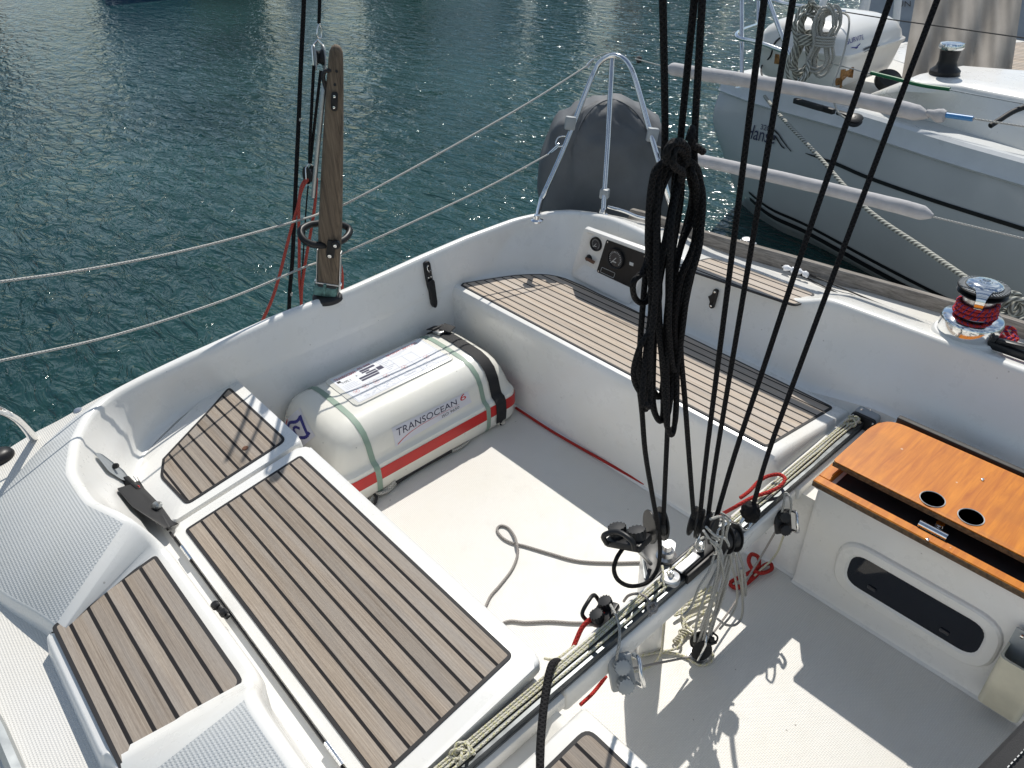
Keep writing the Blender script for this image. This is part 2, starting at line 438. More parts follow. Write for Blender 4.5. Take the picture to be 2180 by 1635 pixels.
def teak_panel(name, P, nrm, mat, parent, th=.007, edge=.0095, v0=None, flip=1):
    """planked panel with black caulk margin; UV u = X, v = distance athwart from v0"""
    bm = bmesh.new(); nrm = V(nrm).normalized()
    uvl = bm.loops.layers.uv.new('UVMap')
    top = [bm.verts.new(V(p)) for p in P]; bot = [bm.verts.new(V(p) - nrm * th) for p in P]
    ft = bm.faces.new(top); k = len(P)
    if ft.normal.dot(nrm) < 0: pass
    for i in range(k):
        j = (i + 1) % k
        bm.faces.new((top[j], top[i], bot[i], bot[j])).material_index = 1
    # caulk margin: a ring pulled in from the outline, then the planked field inside it
    cen = sum((v.co for v in top), V()) / k
    bm.faces.remove(ft); inn = []
    sgn = 0.0
    for i in range(k): sgn += (top[i].co - cen).cross(top[(i + 1) % k].co - cen).dot(nrm)
    for i in range(k):
        a, b, c = top[i - 1].co, top[i].co, top[(i + 1) % k].co
        e1, e2 = (b - a), (c - b); n1 = nrm.cross(e1).normalized(); n2 = nrm.cross(e2).normalized()
        if sgn < 0: n1, n2 = -n1, -n2
        h = (n1 + n2); h = h / max(.5, h.length) ; h = h / max(.5, h.dot(n1))
        inn.append(bm.verts.new(b + h * edge))
    for i in range(k):
        j = (i + 1) % k; bm.faces.new((top[i], top[j], inn[j], inn[i])).material_index = 1
    ft = bm.faces.new(inn)
    bmesh.ops.triangulate(bm, faces=[ft])
    for f in bm.faces:
        for lp in f.loops:
            co = lp.vert.co
            lp[uvl].uv = (co.x, flip * (co.y - v0) / max(.2, abs(nrm.z)))
    return finish(name, bm, [mat, M['caulk']], parent, 0)

def text_shape(body, size=1.0, shear=0.0, spacing=1.0):
    cu = bpy.data.curves.new('lettering', 'FONT'); cu.body = body; cu.size = size; cu.shear = shear; cu.space_character = spacing
    cu.resolution_u = 3; cu.fill_mode = 'FRONT'
    o = bpy.data.objects.new('lettering', cu); COL.objects.link(o)
    bpy.context.view_layer.update()
    dg = bpy.context.evaluated_depsgraph_get()
    me = bpy.data.meshes.new_from_object(o.evaluated_get(dg))
    bpy.data.objects.remove(o); bpy.data.curves.remove(cu)
    xs = [v.co.x for v in me.vertices]; ys = [v.co.y for v in me.vertices]
    x0, x1, y0, y1 = min(xs), max(xs), min(ys), max(ys)
    vs = [((v.co.x - x0) / (x1 - x0), (v.co.y - y0) / (y1 - y0)) for v in me.vertices]
    fs = [list(p.vertices) for p in me.polygons]
    bpy.data.meshes.remove(me)
    return vs, fs
def grid_shape(nx=10, ny=6):
    vs = [(i / nx, j / ny) for j in range(ny + 1) for i in range(nx + 1)]
    fs = [[j * (nx + 1) + i, j * (nx + 1) + i + 1, (j + 1) * (nx + 1) + i + 1, (j + 1) * (nx + 1) + i] for j in range(ny) for i in range(nx)]
    return vs, fs
def sub_shape(shape, x0, y0, x1, y1):
    return [(x0 + x * (x1 - x0), y0 + y * (y1 - y0)) for x, y in shape[0]], shape[1]
def join_shapes(L):
    vs, fs = [], []
    for s in L:
        o = len(vs); vs += s[0]; fs += [[i + o for i in f] for f in s[1]]
    return vs, fs
def line_shape(a, b, w, aspect=1.0):
    dx, dy = (b[0] - a[0]) * aspect, b[1] - a[1]; l = math.hypot(dx, dy) or 1
    nx, ny = -dy / l * w / aspect, dx / l * w
    n = 6
    vs = []
    for i in range(n + 1):
        t = i / n; x, y = a[0] + (b[0] - a[0]) * t, a[1] + (b[1] - a[1]) * t
        vs += [(x - nx / 2, y - ny / 2), (x + nx / 2, y + ny / 2)]
    return vs, [[2 * i, 2 * i + 2, 2 * i + 3, 2 * i + 1] for i in range(n)]
def decal(name, shape, quad, surf, mat, parent, off=.0015):
    """lay a flat shape (unit square) on a surface: quad = corner points in space (u0v0, u1v0, u1v1, u0v1)"""
    bm = bmesh.new(); bvh = surf
    A, B, C_, D_ = [V(q) for q in quad]; vv = []
    nn = (B - A).cross(D_ - A).normalized()
    if nn.dot(CAM - A) < 0: nn = -nn
    for x, y in shape[0]:
        p = A * (1 - x) * (1 - y) + B * x * (1 - y) + C_ * x * y + D_ * (1 - x) * y
        if bvh:
            h = bvh.ray_cast(p + nn * .15, -nn, .4)
            if h[0] is not None:
                n = h[1] if h[1].dot(nn) > 0 else -h[1]
                p = h[0] + n * off
        else: p = p + nn * off
        vv.append(bm.verts.new(p))
    for f in shape[1]:
        try: bm.faces.new([vv[i] for i in f])
        except ValueError: pass
    o = finish(name, bm, mat, parent, 0)
    return o
def bvh_of(o):
    bpy.context.view_layer.update()
    me = o.data
    return BVHTree.FromPolygons([o.matrix_world @ v.co for v in me.vertices], [list(p.vertices) for p in me.polygons])

# ================================================================== WATER, SKY, LIGHT
WZ = -.25
def water_mat():
    mt, t, b = nt('harbour_water')
    tc = N(t, 'ShaderNodeTexCoord'); P = tc.outputs['Object']
    def nz(scale, rot, sc, det, dist=0.0):
        mp = N(t, 'ShaderNodeMapping'); t.links.new(P, mp.inputs[0])
        mp.inputs['Rotation'].default_value = (0, 0, rot); mp.inputs['Scale'].default_value = (sc[0], sc[1], 1)
        n = N(t, 'ShaderNodeTexNoise', Scale=scale, Detail=det, Roughness=.55, Distortion=dist); t.links.new(mp.outputs[0], n.inputs['Vector'])
        return n.outputs[0]
    a = nz(1.5, .75, (1.0, 2.3), 2.0, .6); c = nz(3.3, .5, (1.0, 2.6), 3.0, 1.0); e = nz(13.0, .95, (1.0, 1.8), 2.0, .5)
    h = math_(t, 'ADD', math_(t, 'MULTIPLY', a, 1.0), math_(t, 'ADD', math_(t, 'MULTIPLY', c, .95), math_(t, 'MULTIPLY', e, .09)))
    bp = N(t, 'ShaderNodeBump', Strength=1.0, Distance=.054); t.links.new(h, bp.inputs['Height']); t.links.new(bp.outputs[0], b.inputs['Normal'])
    big = N(t, 'ShaderNodeTexNoise', Scale=.35, Detail=3.0); t.links.new(P, big.inputs['Vector'])
    t.links.new(mixc(t, ramp(t, big.outputs[0], .35, .65), c4((.009, .037, .036)), c4((.019, .062, .060))), b.inputs['Base Color'])
    b.inputs['Roughness'].default_value = .10; b.inputs['IOR'].default_value = 1.33; b.inputs['Specular IOR Level'].default_value = .5
    return mt
bm = bmesh.new()
bmesh.ops.create_grid(bm, x_segments=8, y_segments=8, size=900)
w = finish('water', bm, water_mat(), None, 0); w.location = (0, 0, WZ); struct(w)

world = bpy.data.worlds.new('World'); scene.world = world; world.use_nodes = True
t = world.node_tree
bg = t.nodes['Background']
LD = V((.47, -.68, -1.0)).normalized()         # direction the sunlight travels
el = math.asin(-LD.z); az = math.atan2(-LD.x, -LD.y)
sky = N(t, 'ShaderNodeTexSky'); sky.sky_type = 'NISHITA'; sky.sun_disc = False
sky.sun_elevation = el; sky.sun_rotation = az; sky.air_density = 1.0; sky.dust_density = .2; sky.ozone_density = 3.0
tc = N(t, 'ShaderNodeTexCoord')
mp = N(t, 'ShaderNodeMapping'); t.links.new(tc.outputs['Generated'], mp.inputs[0]); mp.inputs['Scale'].default_value = (1.6, 1.6, 1.1)
cn = N(t, 'ShaderNodeTexNoise', Scale=2.6, Detail=7.0, Roughness=.6, Distortion=.3); t.links.new(mp.outputs[0], cn.inputs['Vector'])
cl = ramp(t, cn.outputs[0], .46, .62)
skc = mixc(t, math_(t, 'MULTIPLY', cl, .8), sky.outputs[0], (11.0, 12.0, 13.0, 1))
skc = mixc(t, 1.0, skc, (.97, 1.0, 1.0, 1), 'MULTIPLY')
t.links.new(skc, bg.inputs['Color']); bg.inputs['Strength'].default_value = .076
ld = bpy.data.lights.new('sun', 'SUN'); ld.energy = 4.2; ld.angle = math.radians(.53); ld.color = (1.0, .955, .88)
sun = bpy.data.objects.new('sun', ld); COL.objects.link(sun)
sun.rotation_euler = LD.to_track_quat('-Z', 'Y').to_euler(); sun.location = (-5, 7, 12)
scene.view_settings.view_transform = 'Standard'; scene.view_settings.look = 'None'; scene.view_settings.exposure = 0
scene.cycles.max_bounces = 7

# unseen coloured blocks, a made-up far shore added for its reflection in the water
rs0 = random.Random(5)
fs_m = [pm('far_white', (.85, .85, .84), .6), pm('far_green', (.035, .055, .03), .9, var=.5, vs=1.2), pm('far_grey', (.22, .21, .19), .9), pm('far_blue', (.04, .10, .25), .7), pm('far_orange', (.5, .16, .03), .7)]
bm = bmesh.new(); s_ = 0.0
PA, PB = V((-30, -26, WZ)), V((-14, 34, WZ)); PD = (PB - PA).normalized(); PN_ = V((-PD.y, PD.x, 0)); LEN = (PB - PA).length
while s_ < LEN:
    w_ = rs0.uniform(.35, 2.4); k = rs0.choices([0, 1, 2, 3, 4, 5], [6, 4, 1.5, 2, 1.6, 11])[0]
    far_k = .55 if s_ > LEN * .55 else 1.0
    h_ = {0: rs0.uniform(2, 9), 1: rs0.uniform(2, 7), 2: rs0.uniform(1.5, 5), 3: rs0.uniform(1.5, 4), 4: rs0.uniform(2, 6), 5: 0}[k]
    h_ *= far_k
    if k < 5 and h_: add_box(bm, PA + PD * (s_ + w_ / 2) + PN_ * rs0.uniform(-2, 2) + V((0, 0, h_ / 2)), (w_, 1.0, h_), basis(x=PD, z=(0, 0, 1)), .08, 1, k)
    s_ += w_ * .9
struct(finish('reflected_shore_blocks', bm, fs_m, None, 0))

# ================================================================== OUR SAILBOAT
boat = thing('sailboat', 'white sailboat in the foreground with teak cockpit benches, seen from its own deck', 'sailboat', (-.4, 0, 0))
SEAT = lambda y: .4345 - .123 * max(0, abs(y) - .565)      # both benches fall gently outboard
PN = V((0, math.sin(math.radians(7)), math.cos(math.radians(7))))   # bench normals
SN = V((0, -math.sin(math.radians(7)), math.cos(math.radians(7))))
def onP(x, y, dz=0): return PL(x, y, (0, .565, .4345 + dz), PN)
def onS(x, y, dz=0): return PL(x, y, (0, -.565, .4345 + dz), SN)

# --- cockpit sole
bm = bmesh.new()
loft(bm, [[(x, y, 0) for y in (-.62, -.5, .5, .62)] for x in (-1.98, -1.9, 2.3)])
finish('cockpit_sole', bm, M['skid'], boat, 0)

# --- benches (mouldings)
def bench_profile(zcut=9.0, s=1, inset=0.0, flat=False):
    f = .518 + inset
    pts = [(f - .018, .001), (f - .007, .006), (f, .022), (f + .004, .36), (f + .005, .395), (f + .010, .418), (f + .020, .431), (f + .037, .4345)]
    for y in (.62, .75, .9, 1.0, 1.12):
        pts.append((y, SEAT(y) if not flat else .437))
    return [(s * y, min(z, zcut)) for y, z in pts]
def bench(name, xs, s, z_off=0.0, flat=False, fall=None, mat='gel'):
    bm = bmesh.new(); rows = []
    for x, zc, ins in xs:
        rows.append([(x, y, z - (z_off if abs(y) > .6 else 0)) for y, z in bench_profile(zc, s, ins, flat)])
    R = loft(bm, rows)
    return finish(name, bm, M[mat], boat, 40)
BE = [(-1.86, 9, 0), (-1.0, 9, 0), (-.16, 9, 0), (-.112, 9, 0), (-.101, .428, .001), (-.094, .416, .004), (-.087, .40, .010), (-.078, .375, .014), (-.068, .35, .017), (-.055, .342, .02), (.12, .342, .02)]
bench('port_bench', BE, 1)
SB = [(x, min(z, .402), i + .004) for x, z, i in BE]
bench('starboard_bench', SB, -1, .026)
# forward of the traveller
FE = [(.058, .345, .01), (.060, .40, .004), (.064, .425, .002), (.074, .437, 0), (.3, 9, 0), (2.3, 9, 0)]
bench('forward_port_bench', FE, 1, flat=True)
FS = [(.060, .33, .02), (.064, .37, .008), (.072, .405, .003), (.084, .424, 0), (.11, 9, 0), (.6, 9, 0), (2.3, 9, 0)]
bench('forward_starboard_bench', FS, -1)

# --- teak on the benches
poly = [onP(930 + .1835 * a, 560 + .1835 * b) for a, b in ((278, 262), (300, 238), (350, 230), (500, 205), (650, 182), (750, 166), (900, 146), (1050, 137), (1200, 134), (1300, 141), (1400, 158), (1500, 188), (1700, 272), (1900, 372), (2180, 500))]
ff = [V((-.127, .965, SEAT(.965))), V((-.140, .551, .4345))]
ff = roundpoly([poly[-1]] + ff + [poly[0]], [0, .02, .02, 0], 4)[1:-1]
P = [p + PN * .0035 for p in poly + ff]
teak_panel('teak_deck', P, PN, M['teak_pale'], boat, v0=.551)

def lid(name, P, mats, teakpoly, v0, top=.0):
    bm = bmesh.new(); add_slab(bm, P, SN, .034, .011, 3)
    o = finish(name, bm, M['gel_clean'], boat, 40)
    bm2 = teak_panel('teak_deck', teakpoly, SN, mats, o, v0=v0, flip=-1)
    return o
SZ = lambda y: .4345 - .123 * (abs(y) - .565)
def sp(x, y, dz=0): return V((x, y, SZ(y) + dz))
Pm = roundpoly([sp(-1.212, -.520), sp(-1.205, -1.000), sp(-.066, -1.000), sp(-.066, -.520)], [.035, .03, .03, .03], 5)
main_lid = lid('locker_lid', Pm, M['teak'], roundpoly([sp(-1.170, -.563, .003), sp(-1.163, -.972, .003), sp(-.118, -.972, .003), sp(-.126, -.563, .003)], [.015] * 4, 5), -.563)
Pa = roundpoly([sp(-1.765, -.520), sp(-1.74, -.64), sp(-1.585, -.985), sp(-1.226, -1.000), sp(-1.232, -.520)], [.02, .05, .05, .03, .03], 5)
aft_lid = lid('locker_lid', Pa, M['teak'], roundpoly([sp(-1.715, -.560, .003), sp(-1.66, -.650, .003), sp(-1.53, -.895, .003), sp(-1.485, -.955, .003) if 0 else sp(-1.45, -.935, .003), sp(-1.258, -.925, .003), sp(-1.272, -.557, .003)], [.025, 0, 0, .02, .025, .03], 5), -.557)
# forward starboard teak
P = roundpoly([sp(.122, -.566, .0035), sp(.112, -.97, .0035), sp(2.2, -.97, .0035), sp(2.2, -.566, .0035)], [.03, .02, 0, 0], 5)
teak_panel('teak_deck', P, SN, M['teak_step'], boat, v0=-.566, flip=-1)
lathe('drain_plug', [(0, .002), (.009, .002), (.011, .0)], onS(522, 954, .004), M['brown'], aft_lid, SN, 14)

# --- hinges along the outboard edge of the lids
def hinge(p, parent, n=5):
    bm = bmesh.new()
    for k in range(n):
        x = p.x - .03 + k * .06 / (n - 1)
        add_lathe(bm, [(.0, 0), (.0062, 0), (.0062, .0115), (0, .0115)], (x - .0055, p.y, p.z), (1, 0, 0), 10)
    return finish('hinge', bm, M['chrome'], parent, 40)
for x_, y_, par in ((-1.075, -1.004, main_lid), (-.245, -1.004, main_lid), (-1.50, -1.000, aft_lid), (-1.295, -1.004, aft_lid)):
    hinge(V((x_, y_, SZ(y_) - .002)), par, 7)
for x0, x1 in ((-1.585, -1.225), (-1.205, .06)): box('lid_seam', ((x0 + x1) / 2, -1.0045, SZ(1.0) - .014), (x1 - x0, .006, .010), M['caulk'], boat, None, 0)


# --- coaming, side decks and hull: one loft, cockpit wall to waterline
ST = []
def st(rim, foot, out, zlow=.30, cove=.03, w=.26, drop=.10, skid=False):
    ST.append((V(rim), V(foot), V(out), zlow, cove, w, drop, skid))
oy = lambda x: 1.51 + .06 * (x + .03) if x > 0 else 1.51 + .11 * (x + .03)
pw = dict(w=.24, drop=.075)
for x, z in ((2.3, .70), (1.2, .70), (.34, .70), (0, .70), (-.28, .70), (-.325, .697), (-.36, .672), (-.39, .655), (-.42, .648), (-.50, .646), (-.95, .646), (-1.0, .655), (-1.04, .68), (-1.08, .692)):
    fy = 1.0 if x > .2 else 1.0 + .06 * min(1, (.2 - x) / 1.0)
    st((x, 1.106 - (.70 - z) * .2, z), (x, fy, .375 if x < 0 else .44), (x, oy(x), .60), **({**pw, 'drop': .04} if z < .66 else pw))
P_ = lambda a, b, z: Z(a, b, z)
st(P_(1340, 482, .69), (-1.24, 1.075, .378), (-1.26, 1.40, .60), **pw)
st(P_(1300, 465, .68), (-1.36, 1.08, .376), (-1.40, 1.385, .60), w=.2, drop=.07)
st(P_(1250, 455, .66), (-1.50, 1.06, .377), (-1.56, 1.35, .60), w=.15, drop=.05)
st(P_(1200, 452, .645), (-1.62, 1.0, .382), (-1.70, 1.28, .60), w=.10, drop=.03)
st(P_(1150, 457, .635), (-1.70, .90, .394), (-1.80, 1.16, .60), w=.05, drop=.015)
st(P_(1100, 468, .63), (-1.745, .78, .408), (-1.835, 1.0, .59), w=.04, drop=.008)
for a, b, z, fx, fy, fz in ((1000, 505, .625, -1.765, .60, .42), (900, 548, .62, -1.772, .40, .42), (830, 580, .615, -1.770, .23, .42), (740, 620, .612, -1.765, .0, .42), (600, 672, .61, -1.76, -.30, .42), (500, 717, .61, -1.755, -.53, .415)):
    r = P_(a, b, z); st(r, (max(fx, r.x + .02), fy, fz), (r.x - .055, r.y - .01, z - .02), zlow=-.02, cove=0, w=.035, drop=.004)
r = P_(400, 762, .608); st(r, (-1.74, -.74, .405), r + V((-.055, -.01, -.02)), zlow=.3, cove=.02, w=.035, drop=.004)
r = P_(310, 805, .605); st(r, (-1.675, -.905, .39), r + V((-.055, -.02, -.02)), cove=.04, w=.035, drop=.004)
r = P_(240, 842, .60); st(r, (-1.57, -1.005, .378), r + V((-.06, -.05, -.02)), cove=.05, w=.035, drop=.004)
r = P_(196, 878, .60); st(r, (-1.46, -1.04, .358), Z(130, 890, .56), cove=.05, w=.06, drop=.015, skid=True)
r = P_(168, 935, .605); st(r, (-1.36, -1.055, .352), Z(60, 925, .54), cove=.05, w=.16, drop=.042, skid=True)
r = P_(160, 1000, .635); st(r, (-1.22, -1.062, .352), (-1.62, -1.52, .545), cove=.04, w=.27, drop=.075, skid=True)
r = P_(200, 1060, .66); st(r, (-1.07, -1.062, .352), (-1.25, -1.68, .53), cove=.03, w=.29, drop=.10, skid=True)
r = P_(268, 1103, .70); r.x -= .045; st(r, (-.99, -1.062, .352), (-.95, -1.72, .53), cove=.025, w=.265, drop=.115, skid=True)
for x, y, z, sk in ((-.955, -1.106, .697, 1), (-.94, -1.095, .66, 0), (-.925, -1.075, .61, 0), (-.91, -1.068, .588, 0), (-.85, -1.066, .584, 0), (-.42, -1.062, .584, 0), (-.375, -1.064, .588, 0), (-.345, -1.074, .615, 0), (-.31, -1.092, .662, 0), (-.275, -1.103, .69, 1), (-.23, -1.108, .70, 1), (.4, -1.10, .70, 1), (2.3, -1.09, .70, 1)):
    step = z < .60
    st((x, y, z), (x, -1.060, .352), (x, -1.76, .53), cove=.025, w=(1.385 - abs(y)) , drop=(.006 if step else max(.006, z - .583)), skid=bool(sk))
# resample + soften
NS = 16
def lerp(a, b, t): return a + (b - a) * t
RS = []
for a, b in zip(ST, ST[1:]):
    n = max(1, int((a[0] - b[0]).length / .022))
    n = min(n, 24)
    for j in range(n):
        t_ = j / n
        RS.append([lerp(a[i], b[i], t_) for i in range(7)] + [a[7] and b[7]])
RS.append(list(ST[-1]))
for _ in range(3):
    RS = [RS[0]] + [[(RS[i - 1][k] + RS[i][k] * 2 + RS[i + 1][k]) * .25 for k in range(7)] + [RS[i][7]] for i in range(1, len(RS) - 1)] + [RS[-1]]
rows = []; skidflag = []
for i, s in enumerate(RS):
    rim, foot, out, zl, cv, w_, dr, sk = s
    a = RS[max(0, i - 3)][0]; b = RS[min(len(RS) - 1, i + 3)][0]
    tn = (b - a); nrm = V((-tn.y, tn.x, 0)).normalized()   # outward in plan
    if nrm.dot(V((rim.x + .3, rim.y, 0)) - V((.2, 0, 0))) < 0: nrm = -nrm
    # right of travel: path runs port-forward -> stern -> starboard, outward is to the right-hand side seen from above
    h = rim.z - foot.z
    up = V((0, 0, 1)); f0 = V((foot.x, foot.y, zl))
    row = [f0 - nrm * (cv + .004), V((foot.x, foot.y, foot.z)) - nrm * (cv + .002) + up * .0012, foot - nrm * cv * .55 + up * (.006 + cv * .05), foot - nrm * cv * .2 + up * (.018 + cv * .25), foot + up * (.045 + cv * .6),
           lerp(foot, rim, .5) + nrm * .006 + up * .01, V((rim.x, rim.y, rim.z)) - up * .035 - nrm * .004, rim - up * .016 - nrm * .001, rim - up * .006 + nrm * .004, rim - up * .0012 + nrm * .011, rim + nrm * .020,
           rim + nrm * .028 - up * .001, rim + nrm * (w_ * .98) - up * dr * .97, rim + nrm * w_ - up * (dr + .004)]
    last = row[-1]
    ez = min(last.z - .012, out.z)
    dk = V((last.x, last.y, ez)) + nrm * .012
    o2 = V((out.x, out.y, ez - .004))
    row += [dk, o2, o2 + V((0, 0, -.02)) + nrm * .004, V((out.x, out.y, .2)) - nrm * .03, V((out.x, out.y, WZ - .3)) - nrm * .22]
    rows.append(row); skidflag.append(sk)
cut = lambda a, b: [r[a:b] for r in rows]
bm = bmesh.new(); loft(bm, cut(0, 15), mifun=lambda i, k: 1 if (k == 11 and skidflag[i]) else 0)
coam = finish('coaming', bm, [M['gel'], M['skid_grey']], boat, 45)
bm = bmesh.new(); loft(bm, cut(14, 16)); finish('side_deck', bm, M['skid'], boat, 45)
bm = bmesh.new(); loft(bm, cut(15, 19)); finish('hull', bm, M['gel_clean'], boat, 45)
COAM = bvh_of(coam)

# port toe rail
bm = bmesh.new(); rws = []
for s in RS:
    if s[2].y > 1.3 and s[2].x > -1.45:
        o_ = s[2]; rws.append([V((o_.x, o_.y - .012 + a, .585 + c)) for a, c in ((-.018, 0), (-.015, .058), (-.010, .064), (.012, .064), (.017, .058), (.02, -.01))])
loft(bm, rws); bm.faces.new([v for v in bm.verts][-6:])
finish('toe_rail', bm, M['toerail'], boat, 40)

# teak seats let into the coamings
Pn = [Z(1436, 567, .651), Z(1512, 550, .640), Z(1560, 563, .640), Z(1736, 627, .640), Z(1722, 644, .646), Z(1690, 652, .650)]
teak_panel('teak_deck', roundpoly([p + V((0, 0, .004)) for p in Pn], [.02, .02, 0, .02, .03, .02], 4), (0, .05, 1), M['teak_pale'], boat, v0=1.10, th=.006)
Ps = roundpoly([(-.888, -1.100, .594), (-.842, -1.366, .587), (-.354, -1.366, .587), (-.382, -1.098, .594)], [.014, .014, .02, .03], 5)
teak_panel('teak_deck', Ps, (0, -.02, 1), M['teak_step'], boat, v0=-1.10, th=.01, flip=-1)

# --- traveller beam and track
TX = -.027
box('traveller_beam', (-.037, 0, .330), (.084, 1.03, .084), M['gel_clean'], boat, None, .014, 3)
for sgn in (-1, 1): box('track_ledge', (-.035, sgn * .78, .350), (.088, .52, .044), M['gel_clean'], boat, None, .004, 2)
bm = bmesh.new()
for x0, x1, z0, z1 in ((-.023, .023, .371, .379), (-.010, .010, .379, .396), (-.0215, -.0125, .379, .398), (.0125, .0215, .379, .398), (-.0225, .0225, .396, .4025)):
    add_box(bm, (TX + (x0 + x1) / 2, .0, (z0 + z1) / 2), (x1 - x0 - .0004, 1.92, z1 - z0 - .0004), None, .0012, 1)
finish('traveller_track', bm, M['alu_dark'], boat, 40)
bm = bmesh.new()
add_box(bm, (-.012, .985, .396), (.082, .075, .066), None, .012, 3)
end = finish('traveller_end', bm, M['grey_plastic'], boat, 40)
box('end_plate', (-.012, .943, .394), (.084, .012, .060), M['black'], end, None, .012, 3)
for x, y in ((-.034, .965), (-.012, .985), (.012, 1.005)): screw((x, y, .429), (0, 0, 1), .006, end)
for x, z in ((-.046, .414), (.022, .414), (.022, .376)): screw((x, .937, z), (0, -1, 0), .0045, end)

# --- smoked window in the forward port wall
wy = lambda z: .518 + .004 * (z - .022) / .338
wc = (Y(1880, 1215, .505) + Y(2010, 1365, .505) + Y(1815, 1255, .505) + Y(2060, 1320, .505)) / 4
def wq(hx, hz, r, d, n=6):
    L = roundpoly([V((wc.x - hx, 0, wc.z + hz)), V((wc.x + hx, 0, wc.z + hz)), V((wc.x + hx, 0, wc.z - hz)), V((wc.x - hx, 0, wc.z - hz))], r, n)
    return [V((p.x, wy(p.z) - d, p.z)) for p in L]
bm = bmesh.new()
loft(bm, [wq(.240, .108, .092, -.002), wq(.236, .104, .088, .007), wq(.230, .098, .084, .012), wq(.202, .070, .055, .012), wq(.192, .060, .046, .004)], closed=True)
wf = finish('window_frame', bm, M['gel_clean'], boat, 25)
slab('pane', wq(.197, .065, .050, .006), (0, -1, 0), .003, M['window'], wf)
for px, py in ((1855, 1253), (2010, 1345)): box('catch', Y(px, py, wy(wc.z) - .009), (.026, .006, .012), M['dial'], wf, None, .003)

# --- engine panel on the port coaming
EP = [Y(1252, 487, 1.078), Y(1392, 538, 1.085), Y(1347, 641, 1.065), Y(1227, 581, 1.06)]
ec = sum(EP, V()) / 4
ex = (EP[1] - EP[0]).normalized(); ez = ((EP[0] - EP[3]) + (EP[1] - EP[2])).normalized(); en = ez.cross(ex)
if en.y > 0: en = -en
eu, ev = (EP[1] - EP[0]), (EP[3] - EP[0])
def ep(u, v, d=0): return EP[0] * (1 - u) * (1 - v) + EP[1] * u * (1 - v) + EP[2] * u * v + EP[3] * (1 - u) * v + en * d
bm = bmesh.new()
A = [ep(-.04, -.05, .0), ep(1.04, -.05, .0), ep(1.04, 1.06, .0), ep(-.04, 1.06, .0)]
B_ = [ep(-.02, -.03, .022), ep(1.02, -.03, .022), ep(1.02, 1.03, .03), ep(-.02, 1.03, .03)]
C_ = [ep(.02, .02, .022), ep(.98, .02, .022), ep(.98, .97, .03), ep(.02, .97, .03)]
D_ = [ep(.10, .05, .006), ep(.96, .05, .006), ep(.95, .74, .002), ep(.10, .74, .002)]
rp = lambda L, r=.02: roundpoly(L, r, 4)
loft(bm, [rp(A), rp(B_), rp(C_), rp(D_, .012)], closed=True)
epo = finish('engine_panel', bm, M['gel_clean'], boat, 30)
face = slab('panel_face', rp([p + en * .001 for p in D_], .012), en, .003, M['gel_clean'], epo)
IP = [ep(.33, .06, .010), ep(.955, .06, .010), ep(.945, .76, .008), ep(.33, .76, .008)]
inst = slab('instrument_plate', rp(IP, .006), en, .006, M['black'], epo, .0015, 1)
def ip(u, v, d=.001): return IP[0] * (1 - u) * (1 - v) + IP[1] * u * (1 - v) + IP[2] * u * v + IP[3] * (1 - u) * v + en * d
def gauge(c, r, parent, name):
    g = lathe(name, [(0, .004), (r * .8, .004), (r * .82, .010), (r * .95, .012), (r, .008), (r * 1.02, 0)], c, M['black'], parent, en, 32)
    lathe('dial', [(0, .0052), (r * .79, .0052), (r * .8, .004)], c, M['dial'], g, en, 32)
    bm = bmesh.new(); Bq = basis(x=ex, z=en)
    for k in range(19):
        a = math.radians(225 - k * 15); dv = Bq @ V((math.cos(a), math.sin(a), 0))
        add_box(bm, c + dv * r * .66 + en * .006, (r * .16, r * .035, .001), basis(x=dv, z=en), 0)
    dv = Bq @ V((math.cos(4.0), math.sin(4.0), 0)); add_box(bm, c + dv * r * .25 + en * .0065, (r * .8, r * .06, .001), basis(x=dv, z=en), 0)
    add_box(bm, c - ez * r * .35 + en * .006, (r * .5, r * .1, .001), basis(x=ex, z=en), 0)
    finish('markings', bm, M['pale_mark'], g, 0)
gauge(ep(.20, .22, .006), .032, epo, 'gauge')
gauge(ip(.36, .40), .047, inst, 'gauge')
bm = bmesh.new(); c_ = ip(.74, .38); add_box(bm, c_, (.022, .015, .002), basis(x=ex, z=en), .001, 1); finish('warning_lamp', bm, M['pale_mark'], inst)
fr_ = [ip(.10, .80), ip(.46, .80), ip(.46, .95), ip(.10, .95)]
tube('nameplate', roundpoly(fr_, .004, 3), .0009, M['pale_mark'], inst, 6, True)
for u, v in ((.05, .05), (.95, .05), (.05, .95), (.95, .95)): screw(ip(u, v), en, .0042, inst)
k0 = ep(.15, .56, .004)
kb = lathe('stop_knob', [(0, .018), (.010, .018), (.012, .008), (.016, .004), (.017, 0)], k0, M['black'], epo, en, 18)
rope('knob_handle', [k0 + en * .016 - ex * .004, k0 + en * .020 + ex * .02, k0 + en * .018 + ex * .045 - ez * .004], .008, M['brown'], kb, 5, 8)

